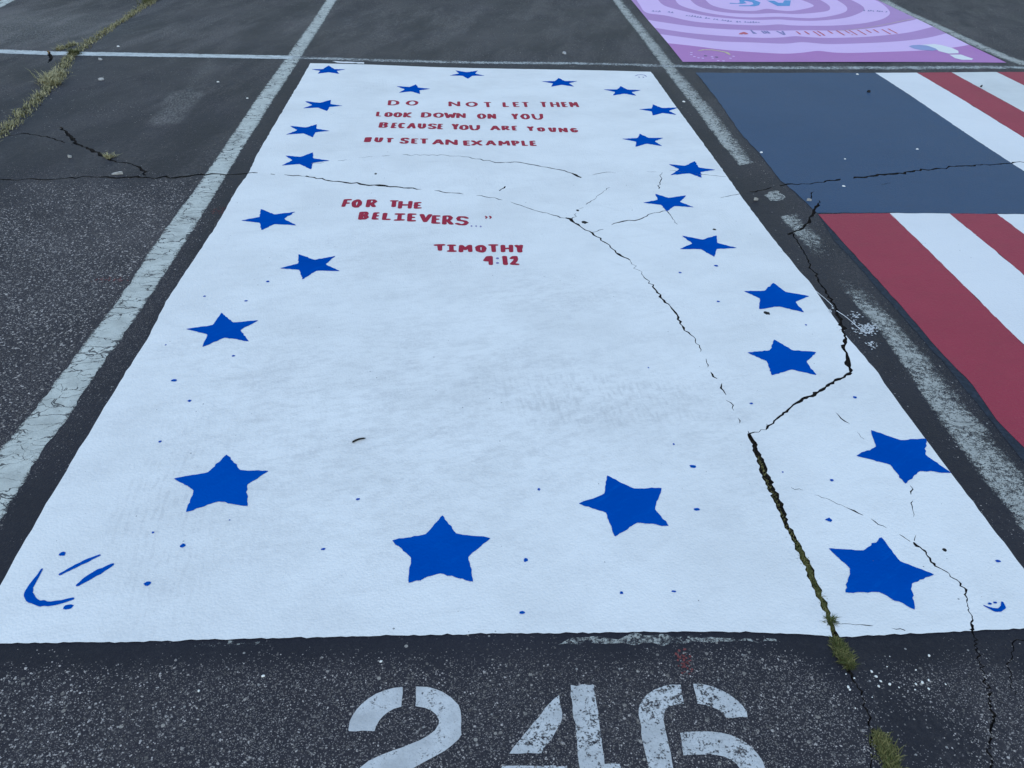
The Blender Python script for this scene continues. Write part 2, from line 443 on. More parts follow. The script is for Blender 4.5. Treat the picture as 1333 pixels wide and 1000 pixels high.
crack([(903, 440), (915, 465), (925, 485), (935, 497), (945, 515), (955, 535), (965, 555), (975, 565)], [1.2, 1.3, 1.5, 3.4, 1.6, 1.4, 1.5, 2], .4, .005)
crack([(770, 303), (790, 297), (800, 291), (812, 288), (832, 286), (848, 278), (868, 274), (876, 285), (882, 292)], [.8, 1.6, 2.0, 1.7, 1.3, 1.2, 1.4, 1, 1], .25, .003)
crack([(745, 286), (754, 274), (770, 261), (790, 245), (812, 239)], [.8, 1.6, .7, .7, .7], .6)
crack([(856, 252), (862, 225)], [2.2, .6], .3)
crack([(650, 249), (658, 243)], [1, 2], 0)
crack([(938, 258), (963, 253)], [1, 1], .2)
crack([(976, 250), (1015, 243)], [1.6, 1.4], .2)
crack([(975, 565), (982, 563), (997, 560), (1003, 553), (1018, 540), (1030, 530), (1045, 520), (1052, 517), (1062, 513), (1075, 505), (1100, 490), (1107, 486)], [2, 1.2, 1.6, 3.2, 2.6, 3, 5.2, 2.4, 4.2, 3, 3.4, 4.5], .02, .003, .02)
crack([(1107, 486), (1104, 474), (1102, 464), (1098, 452), (1100, 437)], [5, 6, 5, 4.5, 4], 0, .003, .02)
crack([(1100, 437), (1095, 425), (1088, 402), (1075, 380), (1062, 360), (1050, 335), (1038, 315), (1030, 303)], [4.5, 5, 3.6, 2.6, 2.4, 1.8, 1.6, 2.2], 0, .004)
crack([(1026, 306), (1040, 300), (1050, 292), (1058, 280), (1062, 270), (1066, 262)], [2.4, 2.6, 2.8, 2.6, 2.8, 1.4], 0, .003)
crack([(1185, 632), (1186, 648), (1188, 662), (1192, 685), (1190, 704)], [.8, 2.2, 1, 1, 1.2], .45, .004)
crack([(1189, 706), (1200, 715), (1206, 722), (1212, 732), (1225, 741)], [3.2, 3.8, 1.8, 3.4, 1.6], 0, .0035, .014)
crack([(1225, 741), (1245, 755), (1257, 768), (1259, 780), (1260, 795), (1266, 808), (1264, 822)], [1.5, 1.4, 2.8, 1.4, 1.3, 1.6, 4.5], .06, .0035, .014)
crack([(1266, 822), (1268, 835), (1272, 850), (1280, 880), (1288, 905), (1292, 940), (1288, 965), (1290, 1060)], [3, 2.0, 1.8, 2.2, 2.8, 3.4, 2.2, 2.2], 0, .005, .014)
crack([(1030, 635), (1065, 645), (1100, 660), (1124, 671), (1128, 673), (1155, 688), (1185, 705)], [.9, .9, 1.0, 3, 1.4, 1.0, 1.2], .25, .004)
crack([(1068, 515), (1080, 530), (1095, 545), (1110, 556), (1125, 572)], [.8, .8, 1.8, 1, .7], .6, .004)
crack([(1095, 813.5), (1125, 815), (1142, 817), (1160, 819), (1178, 822)], [.7, 1, 2, 1, 1.6], .4, .002)
crack([(1015, 242), (1055, 240), (1080, 235), (1120, 231), (1170, 225), (1220, 219), (1270, 214), (1312, 212), (1400, 204)], [2, 1.8, 2.2, 2.2, 2.4, 1.6, 1.6, 1.3, 1], .04, .006)
crack([(1054, 262), (1056, 252), (1062, 248)], [1, 1.4, 1], .3)
crack([(1090, 247), (1130, 243), (1160, 238)], [.8, .8, .7], .55)
crack([(1408, 830), (1360, 824), (1320, 835), (1312, 870), (1325, 920), (1400, 980)], [1, 1, 1.5, 1.3, 1.2, 1], .3, .006)
# the wide mossy one
MOSSY = [(975, 565), (979, 574), (986, 592), (993, 607), (997, 622), (1005, 640), (1015, 660), (1022, 680), (1030, 695), (1037, 708), (1045, 728), (1053, 743), (1062, 765), (1072, 790), (1080, 808), (1086, 826), (1090, 838)]
MOSSW = [3.5, 6, 9, 9, 9.5, 9.5, 8, 6.5, 8.5, 7, 9, 9.5, 9, 7, 5.5, 7, 8]
crack(MOSSY, MOSSW, 0, .0022, .009, True)
crack([(1090, 838), (1097, 855), (1105, 875), (1115, 892), (1125, 915), (1131, 940), (1135, 955)], [8, 9, 5, 2.6, 2, 2, 2.5], 0, .004, .02)
crack([(1135, 955), (1148, 975), (1158, 1000), (1168, 1050)], [3, 8, 9, 8], 0, .004, .02)
crack([(1134, 950), (1133, 975), (1135, 1050)], [2, 1.8, 1.8], 0, .003, .02)

CQ = []      # hole quads (all cracks)
CB = []      # (left pts, right pts, depth pts, moss) for crack beds
for pts, wid, gap, amp, step, moss in CR:
    g = PL(pts)
    # metres per pixel across at each point
    wm = [wd * (math.hypot(p2[0], p2[1], ) * 0 + math.sqrt(p2[0] ** 2 + p2[1] ** 2 + CAM_H ** 2)) / F for wd, p2 in zip(wid, g)]
    # cracks running across the view are foreshortened: widen them
    out = []; ws = []
    for i in range(len(g) - 1):
        a, b = np.array(g[i]), np.array(g[i + 1]); L = np.linalg.norm(b - a); sf = min(1.0, max(.4, math.hypot(*a) / 4.2)); k = max(1, int(L / (step * sf if not moss else step)))
        d = (b - a) / L; nn = np.array([-d[1], d[0]])
        dist = math.hypot(*a); sinang = CAM_H / math.hypot(dist, CAM_H)
        widen = 1 + (1 / sinang - 1) * abs(nn[1]) * .45
        for j in range(k):
            t = j / k; o = 0 if (j == 0) else RS.normal() * amp * (sf ** .7 if not moss else 1)
            out.append(a + (b - a) * t + nn * o)
            ws.append((wm[i] * (1 - t) + wm[i + 1] * t) * widen * (1 + (RS.uniform(-.5, .4) if not moss else RS.uniform(-.26, .22))) * (.58 if max(wid[i], wid[i + 1]) < 1.15 else .80 if max(wid[i], wid[i + 1]) < 2.0 else .85 if not moss else 1.0))
    out.append(np.array(g[-1])); ws.append(wm[-1] * .8)
    n = len(out); run = 0; L_, R_, C_ = [], [], []
    gapst = 0
    for i in range(n):
        if gap > 0:
            if gapst > 0: gapst -= 1; ws[i] = -1
            elif RS.rand() < gap * .3: gapst = RS.randint(1, 3)
    tang = []
    for i in range(n):
        a = out[max(0, i - 1)]; b = out[min(n - 1, i + 1)]; d = b - a; d /= max(np.linalg.norm(d), 1e-9); tang.append(np.array([-d[1], d[0]]))
    seg = []
    def flush():
        if len(seg) >= 2:
            Ls, Rs, Cs = [], [], []
            for q, i in enumerate(seg):
                ww = max(ws[i], .0012)
                if (q == 0 and i != 0) or (q == len(seg) - 1 and i != n - 1): ww *= .35
                fa = RS.uniform(.25, .75) if not moss else RS.uniform(.42, .58); Ls.append(out[i] + tang[i] * ww * fa); Rs.append(out[i] - tang[i] * ww * (1 - fa)); Cs.append(ww)
            for q in range(len(seg) - 1):
                CQ.append([tuple(Rs[q]), tuple(Rs[q + 1]), tuple(Ls[q + 1]), tuple(Ls[q])])
            CB.append((Ls, Rs, Cs, moss))
    for i in range(n):
        if ws[i] < 0: flush(); seg = []
        else: seg.append(i)
    flush()

# blemish holes through the white paint (stones knocked out)
HOLES = []
for (hx, hy, rx, ry) in [(761, 290, 4.3, 2.0), (998, 409.5, 3.8, 2.2), (752, 274, 1.8, 1.2), (1229.5, 716, 2.6, 2), (489, 478 - 250, 1.6, 1), (930, 299, 2.4, 1)]:
    c = P(hx, hy); sc = math.sqrt(c[0] ** 2 + c[1] ** 2 + CAM_H ** 2) / F
    HOLES.append(ellipse(c, rx * sc, ry * sc * math.hypot(c[1], CAM_H) / CAM_H, 12, 0, .12))

# ------------------------------------------------------------------ the ground
def gauss(q, px, py, sx, sy):
    c = P(px, py); return np.exp(-(((q[:, 0] - c[0]) / sx) ** 2 + ((q[:, 1] - c[1]) / sy) ** 2))
def seg_dist(q, pts):
    pts = [np.array(p) for p in pts]; D = np.full(len(q), 1e9)
    for a, b in zip(pts[:-1], pts[1:]):
        ab = b - a; t = np.clip(((q - a) @ ab) / (ab @ ab), 0, 1); D = np.minimum(D, np.hypot(*(q - a - t[:, None] * ab).T))
    return D

W_LEFT = PL([(404, 83), (400, 90), (333, 206.5), (324, 226.5), (307.5, 250), (279, 300), (216, 394), (192, 443.5), (156, 500), (126, 550), (48, 680), (0, 764), (-44, 839)])
W_BOT = PL([(-44, 839), (0, 838), (180, 836.5), (333, 832.5), (633, 826.3), (693, 825.4), (903, 823.6), (978, 824.5), (1053, 827.5), (1084.5, 830.5), (1101, 830), (1206, 825.4), (1263, 822.4), (1333, 818.5), (1396, 815)])
W_RIGHT = PL([(1396, 815), (1333, 741), (1237.5, 615.5), (1204.5, 572), (1188, 550), (1150.5, 500), (1143, 487), (1102, 440), (1098, 433), (1083, 412), (1057, 373), (1041, 355), (997.5, 300), (963, 253.5), (931.8, 210), (880, 139.5), (847.5, 93.5)])
W_TOP = PL([(847.5, 93.5), (700, 90), (560, 87), (474, 84.3), (404, 83)])
WHITE_POLY = rough(W_LEFT[:-1] + [W_LEFT[-1]], .03, .0012, False)[:-1] + rough(W_BOT, .012, .0011, False)[:-1] + rough(W_RIGHT, .03, .0010, False)[:-1] + rough(W_TOP, .03, .0008, False)[:-1]

GRID = .06
def wear_fn(q):
    X, Y = q[:, 0], q[:, 1]
    wv = np.full(len(q), .42)
    wv += .55 * gauss(q, 60, 420, .9, .9) + .35 * gauss(q, 200, 300, .6, .8) + .25 * gauss(q, 20, 260, .8, .5)
    wv += .75 * gauss(q, 150, 980, .75, .28) + .6 * gauss(q, 620, 960, 1.2, .22) + .75 * gauss(q, 1010, 900, .28, .22) + .55 * gauss(q, 1230, 930, .2, .25)
    wv += .3 * gauss(q, 1160, 620, .25, .5)
    wv -= .35 * gauss(q, 150, 60, 3, 1.2) + .25 * gauss(q, 650, 40, 3, 1.2) + .3 * gauss(q, 200, 170, 1.2, .8)
    # black sealer rolled round the murals
    edge = np.array(WHITE_POLY + [WHITE_POLY[0]])
    D = seg_dist(q, [edge[i] for i in range(0, len(edge), 6)])
    wv -= .75 * np.exp(-(D / .085) ** 2)
    bot = seg_dist(q, W_BOT); wv -= .55 * np.exp(-(bot / .07) ** 2)
    wv -= .9 * np.exp(-(seg_dist(q, PL([(1090, 838), (1120, 900), (1180, 950), (1240, 960)])) / .09) ** 2)
    wv -= .45 * np.exp(-(seg_dist(q, PL([(1160, 870), (1180, 1000)])) / .12) ** 2)
    ck = seg_dist(q, PL([(0, 222), (120, 205), (240, 222)])); wv -= .3 * np.exp(-(ck / .3) ** 2)
    rl = seg_dist(q, PL([(868, 94), (975, 225), (1060, 330), (1333, 690)])); wv -= .25 * np.exp(-(rl / .3) ** 2)
    return np.clip(wv, .02, 1.1)
def dust_fn(q):
    d = .25 + .28 * np.clip((q[:, 1] - 3.5) / 2.5, 0, 1)
    d += .5 * gauss(q, 90, 40, 1.6, .8) + .4 * gauss(q, 560, 25, 1.5, .8) + .5 * gauss(q, 200, 300, .5, .5)
    d += .3 * gauss(q, 1250, 30, 1.2, 1)
    d += 1.3 * np.clip(1.5 - seg_dist(q, PL([(217, 157), (240, 126)])) / .10, 0, 1) + .7 * np.exp(-(seg_dist(q, PL([(240, 126), (272, 88)])) / .12) ** 2) + .6 * gauss(q, 30, 30, .8, 1.2)
    D = seg_dist(q, [WHITE_POLY[i] for i in range(0, len(WHITE_POLY), 6)])
    d *= np.clip(D / .2, 0, 1)
    return np.clip(d, 0, 1.5)

near = [(-6.6, -.6), (7.2, -.6), (7.2, 10.2), (-6.6, 10.2)]
gx, gy = np.meshgrid(np.arange(-6.6, 7.2, GRID), np.arange(.3, 9.0, GRID))
extra = [(float(a) + .0013, float(b) + .0017) for a, b in zip(gx.ravel(), gy.ravel())]
extra += [(float(a), float(b)) for a in np.arange(-20, 21, 2.0) for b in np.arange(-14, 27, 2.0) if not (-6.6 < a < 7.2 and 0 < b < 9)]
big = [(-220, -160), (220, -160), (220, 320), (-220, 320)]
ground = sheet('asphalt_parking_lot', [big], MA, 0.0, holes=CQ, extra=extra, attrf=lambda q: {'wear': wear_fn(q), 'dust': dust_fn(q)})
tag(ground, kind='structure')
ground['label'] = 'dark worn asphalt of the parking lot, cracked and speckled with pale stone'

# crack beds: rough V-shaped troughs under the openings
for (Ls, Rs, Cs, moss) in CB:
    vs, fs = [], []
    for l, r, ww in zip(Ls, Rs, Cs):
        c = (l + r) / 2; n = (l - r) / max(np.linalg.norm(l - r), 1e-9)
        hz = float(hgt(c[0], c[1])); dp = min(.03, .006 + ww * (1.0 if not moss else .9))
        lo = l + n * .004; ro = r - n * .004; j = RS.uniform(-.2, .2) * ww
        m1 = l - n * ww * .12; m2 = r + n * ww * .12
        for p, z in ((lo, -.0015), (m1, -dp * .75), (c + n * j, -dp * RS.uniform(.8, 1.1)), (m2, -dp * .75), (ro, -.0015)):
            vs.append((p[0], p[1], hz + z))
    for i in range(len(Ls) - 1):
        for k in range(4):
            a = i * 5 + k; fs.append((a, a + 1, a + 6, a + 5))
    o = finish('crack', vs, fs, MSOIL if moss else MDIRT, ground)
for h in HOLES: pass

# ------------------------------------------------------------------ stall lines
def strip(name, edges, mat, z, parent=None, wear2=lambda q, u, v: np.full(len(q), .3), holes=CQ, amp=.004, grid=.05, minus=()):
    """edges: list of (left px, right px) pairs down the line"""
    L = [P(*a) for a, b in edges]; R = [P(*b) for a, b in edges]
    poly = rough(R, .03, amp, False) + rough(L[::-1], .03, amp, False)
    ctr = [np.array([(a[0] + b[0]) / 2, (a[1] + b[1]) / 2]) for a, b in zip(L, R)]
    hw = [math.dist(a, b) / 2 for a, b in zip(L, R)]
    cum = [0]
    for a, b in zip(ctr[:-1], ctr[1:]): cum.append(cum[-1] + float(np.linalg.norm(b - a)))
    def uvf(q):
        best = np.full(len(q), 1e9); U = np.zeros(len(q)); Vv = np.zeros(len(q))
        for i in range(len(ctr) - 1):
            a, b = ctr[i], ctr[i + 1]; ab = b - a; LL = np.linalg.norm(ab); t = ((q - a) @ ab) / LL ** 2
            tc = np.clip(t, 0, 1); D = np.hypot(*(q - a - tc[:, None] * ab).T)
            side = ((q - a)[:, 0] * ab[1] - (q - a)[:, 1] * ab[0]) / LL
            # across measured along the edge-to-edge direction
            h = hw[i] * (1 - tc) + hw[i + 1] * tc
            e = (np.array(R[i]) - np.array(L[i])); cosn = abs((e[0] * ab[1] - e[1] * ab[0]) / (np.linalg.norm(e) * LL))
            ok = D < best; best[ok] = D[ok]; U[ok] = (side / np.maximum(h * cosn, 1e-4))[ok]; Vv[ok] = (cum[i] + tc * LL)[ok]
        return np.column_stack([U, Vv])
    def attrf(q):
        uv = uvf(q); return {'wear2': wear2(q, uv[:, 0], uv[:, 1])}
    return sheet(name, [poly], mat, z, parent, holes=list(holes) + list(minus), grid=grid, uvf=uvf, attrf=attrf)

ZL, ZP, ZS = .0009, .0018, .0028
def lw(q, u, v):
    far = np.clip((q[:, 1] - 3.8) / 3, 0, 1)
    return .30 + .12 * far + .16 * np.clip(np.abs(u) - .7, 0, 1)
left_line = strip('stall_line', [((434, -18), (450, -18)), ((424, 0), (439, 0)), ((372, 75), (393, 75)), ((333, 130), (357, 130)), ((300, 180), (326, 180)), ((272, 222), (300, 222)),
                   ((253, 250), (283, 250)), ((214, 300), (253, 300)), ((147, 400), (187, 400)), ((70, 500), (118, 500)), ((32, 550), (87, 550)), ((-12, 600), (50, 600)), ((-70, 680), (0, 680)), ((-190, 820), (-95, 820))],
                  MLN, ZL, wear2=lw)
tag(left_line, 'crackled grey-white stall line running down the left side of the white mural', 'painted line')

def rw(q, u, v):
    # right half more worn in the middle distance
    y = q[:, 1]; o = .40 + .20 * np.clip(-u, 0, 1)
    o += .35 * np.exp(-((y - 3.0) / .22) ** 2)
    return o
RL1 = [((782, -20), (795, -20)), ((797, 0), (812, 0)), ((853, 75), (874, 75)), ((862, 87), (883, 87)), ((880, 112), (904, 112)), ((910, 150), (937, 150)), ((935, 185), (965, 185)), ((955, 207), (978, 205)), ((962, 216), (984, 212))]
RL2 = [((1013, 283), (1040, 278)), ((1030, 302), (1058, 297)), ((1045, 320), (1078, 315)), ((1062, 345), (1102, 342)), ((1090, 375), (1130, 375)), ((1122, 410), (1162, 410)), ((1152, 445), (1193, 445)), ((1172, 475), (1220, 475)), ((1188, 500), (1240, 500)), ((1222, 550), (1282, 550)), ((1262, 605), (1325, 600)), ((1298, 650), (1370, 650)), ((1400, 790), (1480, 790))]
right_line = thing('stall_line', 'worn stall line with a missing stretch between the white and the flag murals', 'painted line', (1.2, 3.0, 0))
strip('line_stretch', RL1, MLN2, ZL, right_line, wear2=lambda q, u, v: .34 + .28 * np.clip(-u, 0, 1))
strip('line_stretch', RL2, MLN2, ZL, right_line, wear2=rw)
o = sheet('line_remnant', [rough(PL([(995, 255), (1003, 250), (1012, 249), (1022, 257), (1020, 261), (1003, 262)]), .01, .004)], MLN2, ZL, right_line, grid=.02,
          uvf=lambda q: q * 0, attrf=lambda q: {'wear2': np.full(len(q), .42)})

def tw(q, u, v):
    x = q[:, 0]; return np.where(x < -1.2, .18, .50) + .2 * np.abs(u)
cross = strip('cross_line', [((-60, 63), (-60, 68.5)), ((0, 64), (0, 69.5)), ((60, 66.5), (60, 72)), ((200, 70), (200, 75.5)), ((380, 73), (380, 78)), ((480, 76.2), (480, 81.2)), ((650, 79), (650, 84)), ((800, 81.5), (800, 86)), ((868, 83), (868, 88)), ((1000, 84.5), (1000, 90.5)), ((1200, 85), (1200, 91)), ((1333, 85.5), (1333, 91.5)), ((1400, 85.8), (1400, 91.8))],
               MLT, ZL + .0008, wear2=tw, amp=.006)
tag(cross, 'thin white cross line dividing the two rows of stalls behind the murals', 'painted line')
far_r = strip('stall_line', [((1100, -24), (1116, -24)), ((1140, 0), (1158, 0)), ((1173, 4), (1180, 11)) if False else ((1166, 15), (1186, 15)), ((1230, 44), (1250, 44)), ((1296, 74), (1320, 74)), ((1325, 85), (1352, 85))],
              MLN2, ZL, wear2=lambda q, u, v: .3 + .2 * np.abs(u))
tag(far_r, 'faded stall line along the right edge of the pink mural', 'painted line')
far_l = strip('stall_line', [((14, -6), (34, -6)), ((2, 0), (20, 0)), ((-14, 8), (6, 8)), ((-60, 30), (-38, 30)), ((-170, 80), (-140, 80))], MLN, ZL, wear2=lambda q, u, v: .2 + .2 * np.abs(u))
tag(far_l, 'short piece of white stall line in the top left corner', 'painted line')
ghost2 = sheet('worn_paint_strip', [rough(PL([(727, 840), (745, 830), (840, 828.5), (1010, 833), (1011, 836), (850, 838), (800, 838.5)]), .02, .004)], MLN2, ZL, grid=.03, uvf=lambda q: q * 0, attrf=lambda q: {'wear2': .50 + q[:, 1] * 0})
tag(ghost2, 'thin worn grey paint strip just in front of the white mural, above the number', 'paint mark')
ghost3 = sheet('worn_paint_strip', [rough(PL([(230, 842), (250, 838.5), (350, 834.5), (357, 840), (300, 844)]), .02, .004)], MLN2, ZL, grid=.03, uvf=lambda q: q * 0, attrf=lambda q: {'wear2': .62 + q[:, 1] * 0})
tag(ghost3, 'scraped pale patch just in front of the white mural near its left end', 'paint mark')

# ------------------------------------------------------------------ the white mural
mural = thing('white_mural', 'white painted stall with blue stars, red verse and smiley faces', 'mural', (0, 2.6, ZP))
def track_attr(q):
    t = .9 * gauss(q, 800, 522, .22, .12) + .9 * gauss(q, 770, 530, .32, .09) + .9 * gauss(q, 215, 640, .12, .35) + .5 * gauss(q, 225, 780, .1, .3) + .5 * gauss(q, 700, 500, .5, .07)
    t += .6 * gauss(q, 490, 112, .13, .22) + .35 * gauss(q, 640, 240, .4, .2) + .35 * gauss(q, 360, 600, .15, .4)
    g = .8 * gauss(q, 680, 520, .8, .3) + .7 * gauss(q, 720, 390, .35, .2) + .5 * gauss(q, 590, 560, .5, .6) + .6 * gauss(q, 960, 620, .12, .3) + .5 * gauss(q, 350, 470, .5, .4) + .4 * gauss(q, 420, 640, .4, .3) + .5 * gauss(q, 480, 340, .4, .3)
    return {'track': np.clip(t, 0, 1), 'grime': np.clip(g + .12, 0, 1)}
sheet('painted_field', [WHITE_POLY], MW, ZP, mural, holes=CQ + HOLES, grid=.06, attrf=track_attr)
sheet('paint_overlap', [rough(PL([(432, 80.3), (474, 81.6), (474, 83.4), (440, 82.2)]), .02, .003)], MW2, ZP, mural)
for h in HOLES:   # pits
    c = np.mean(h, axis=0); vs = [(a, b, float(hgt(a, b)) + ZP - .0006) for a, b in h] + [(c[0] + (a - c[0]) * .6, c[1] + (b - c[1]) * .6, float(hgt(a, b)) + .0012) for a, b in h]
    n = len(h); fs = [(i, (i + 1) % n, n + (i + 1) % n, n + i) for i in range(n)] + [tuple(range(n, 2 * n))]
    finish('paint_pit', vs, fs, MDIRT, mural)

def star_inner(t, fat=1.13):
    t = [np.array(p) for p in t]; c = sum(t) / 5; out = []
    def isect(a, b, d, e):
        A = np.array([b - a, d - e]).T; s = np.linalg.solve(A, d - a); return a + (b - a) * s[0]
    for i in range(5):
        p = isect(t[i], t[(i + 2) % 5], t[(i + 1) % 5], t[(i - 1) % 5])
        out.append(tuple(t[i])); out.append(tuple(c + (p - c) * fat))
    return out
def interleave(t, inn):
    r = []
    for a, b in zip(t, inn): r += [a, b]
    return r
A = zl
stars = []
def S(t, inn=None):
    g = PL(t, ZS)
    stars.append(star_inner(g) if inn is None else interleave(g, PL(inn, ZS)))
S([(427.8, 85.5), (450, 90.3), (441.8, 96), (413.3, 96), (405, 90.3)])
S([(516, 111.6), (541.5, 109.2), (560.4, 114.9), (546.9, 121.8), (519, 120)])
S([(584.8, 97.5), (592.7, 90.9), (622.3, 90.9), (631.3, 97.5), (609, 101.7)])
S([(704.8, 105), (727, 100.8), (751.7, 105), (747.5, 112), (717.5, 112)])
S([(785.2, 116), (808, 111.8), (834.6, 117.2), (828.6, 124.5), (798, 124)])
S([(831.3, 142.2), (849.7, 135.9), (883, 140.3), (881, 149.8), (849.7, 150.6)])
S([(809.2, 181.2), (832.8, 174.5), (863.8, 180), (862.3, 190.8), (827.2, 191.7)])
S([(396.8, 132), (430.8, 129.8), (446.3, 137.6), (425.7, 144.9), (394.2, 141.5)])
S([(377.3, 165), (412.5, 162.8), (429.8, 171.5), (407.3, 180.3), (372, 176.6)])
S([(371.4, 204), (407.4, 199.8), (429.6, 210.6), (405, 222), (366.6, 216.9)])
S([(313.5, 288.4), (339.6, 273.1), (384.9, 276.4), (386.4, 294.4), (340.5, 301)])
S([(363.9, 350.8), (388.5, 331.9), (437.4, 334), (443.1, 354.4), (393.9, 365.8)])
S([(241.5, 429.4), (288.6, 408.1), (337.5, 418.6), (324.6, 446.5), (263.4, 453.4)])
S([(295.2, 592.5), (350.8, 614), (323, 660.5), (241.5, 668.4), (225.6, 624)], A([(1042, 378), (1072, 440), (948, 512), (843, 465), (903, 388)], 0, 500, .3))
S(A([(810, 570), (1022, 670), (945, 862), (660, 867), (588, 680)], 333, 500, .3), A([(868, 652), (920, 752), (800, 822), (675, 755), (738, 655)], 333, 500, .3))
S(A([(523, 398), (763, 452), (795, 620), (557, 667), (397, 522)], 633, 500, .3), A([(640, 457), (730, 545), (655, 603), (520, 560), (513, 480)], 633, 500, .3))
S(A([(248, 642), (433, 697), (435, 797), (238, 797), (130, 698)], 933, 250, .3), A([(328, 690), (388, 738), (325, 771), (217, 735), (230, 690)], 933, 250, .3))
S(A([(245, 396), (403, 455), (380, 527), (183, 513), (115, 433)], 933, 250, .3), A([(298, 437), (340, 480), (270, 500), (187, 465), (208, 432)], 933, 250, .3))
S(A([(848, 188), (1000, 187), (1090, 243), (990, 283), (838, 248)], 633, 250, .3))
S([(852.9, 251.4), (893.4, 253.8), (903.9, 269.4), (867.9, 274.8), (837, 263.1)])
S(A([(790, 713), (905, 700), (995, 738), (935, 772), (798, 760)], 633, 0, .3))
S(A([(603, 309), (668, 197), (912, 235), (1022, 385), (820, 432)], 933, 500, .3), A([(693, 270), (800, 243), (905, 305), (880, 375), (755, 347)], 933, 500, .3))
S(A([(482, 711), (715, 660), (948, 825), (862, 983), (555, 907)], 933, 500, .3), A([(638, 722), (795, 768), (845, 865), (705, 902), (580, 800)], 933, 500, .3))
STAR_LAB = {5: 'blue star with its right tips cut off by the mural edge', 21: 'blue star reaching the right edge of the mural', 14: 'large blue star in the middle of the near row', 22: 'largest blue star near the mossy crack'}
def soften(poly, r=.004):
    """round every corner a little"""
    out = []; n = len(poly)
    for i in range(n):
        a, b, c = np.array(poly[i - 1]), np.array(poly[i]), np.array(poly[(i + 1) % n])
        out.append(tuple(b + (a - b) / np.linalg.norm(a - b) * r)); out.append(tuple(b * .7 + (b + (a - b) / np.linalg.norm(a - b) * r) * .15 + (b + (c - b) / np.linalg.norm(c - b) * r) * .15)); out.append(tuple(b + (c - b) / np.linalg.norm(c - b) * r))
    return out
for i, s in enumerate(stars):
    o = sheet('star', [rough(soften(s, .010), .009, .0013)], MBL, ZS, mural, holes=CQ, grid=.06, clip=WHITE_POLY)
    if i in STAR_LAB: o['label'] = STAR_LAB[i]

def ground_w(px, py, wpx): 
    c = P(px, py); return wpx * math.sqrt(c[0] ** 2 + c[1] ** 2 + CAM_H ** 2) / F
def brush(name, pts, wpx, mat, parent, z=ZS, amp=.0015, clip=None, label=None, stp=.008):
    g = PL(pts, z); ws = [ground_w(px, py, w_) for (px, py), w_ in zip(pts, wpx)]
    P2, W2 = [], []
    for i in range(len(g) - 1):
        a, b = np.array(g[i]), np.array(g[i + 1]); k = max(1, int(np.linalg.norm(b - a) / stp))
        for j in range(k):
            P2.append(tuple(a + (b - a) * j / k)); W2.append((ws[i] * (1 - j / k) + ws[i + 1] * j / k) * (1 + RS.uniform(-.2, .2)))
    P2.append(g[-1]); W2.append(ws[-1])
    o = sheet(name, stroke_polys(P2, W2, 7), mat, z, parent, clip=clip)
    if label: o['label'] = label
    return o
# big smiley, near left corner
brush('smile', zl([(182, 138), (168, 162), (150, 188), (130, 218), (122, 245), (135, 268), (165, 284), (215, 288), (265, 280), (292, 272), (315, 266)], 0, 700, .3), [2.2, 3.6, 4.6, 6.4, 8.2, 8.4, 8, 7.6, 7, 5.6, 4], MBL, mural, label='big curved blue smile in the near left corner')
brush('eye_stroke', zl([(262, 160), (300, 140), (350, 115), (400, 92), (432, 79)], 0, 700, .3), [3.4, 4.8, 5.4, 5, 3], MBL, mural, label='thin slanted eye stroke of the big smiley')
brush('eye_stroke', zl([(338, 207), (370, 185), (410, 160), (450, 140), (488, 119)], 0, 700, .3), [3.6, 7.5, 9, 8, 4.2], MBL, mural, label='thick slanted eye stroke of the big smiley')
# small smiley, near right corner
brush('smile', zl([(1160, 294), (1180, 303), (1205, 313), (1228, 314), (1244, 300), (1240, 280)], 933, 700, .3), [1.2, 3, 4.6, 5.6, 5.2, 2.6], MBL, mural, label='small blue smile in the near right corner')
for p in ((1186, 286), (1209, 281)): 
    q = zl([p], 933, 700, .3)[0]; c = P(*q, ZS); r = ground_w(*q, 1.7); sheet('smiley_eye', [ellipse(c, r * 1.4, r * 1.0, 9, 0, .1)], MBL, ZS, mural)
# upside-down small smiley, far right corner
brush('smile', [(827, 98.6), (830, 97.4), (835, 97), (839, 97.6), (841.5, 99.4)], [1.2, 1.6, 1.6, 1.4, 1.4], MDB, mural, label='tiny faded smile in the far right corner')
for p in ((832, 100.3), (837.5, 100.4)):
    c = P(*p, ZS); sheet('smiley_eye', [ellipse(c, .006, .012, 8)], MDB, ZS, mural)
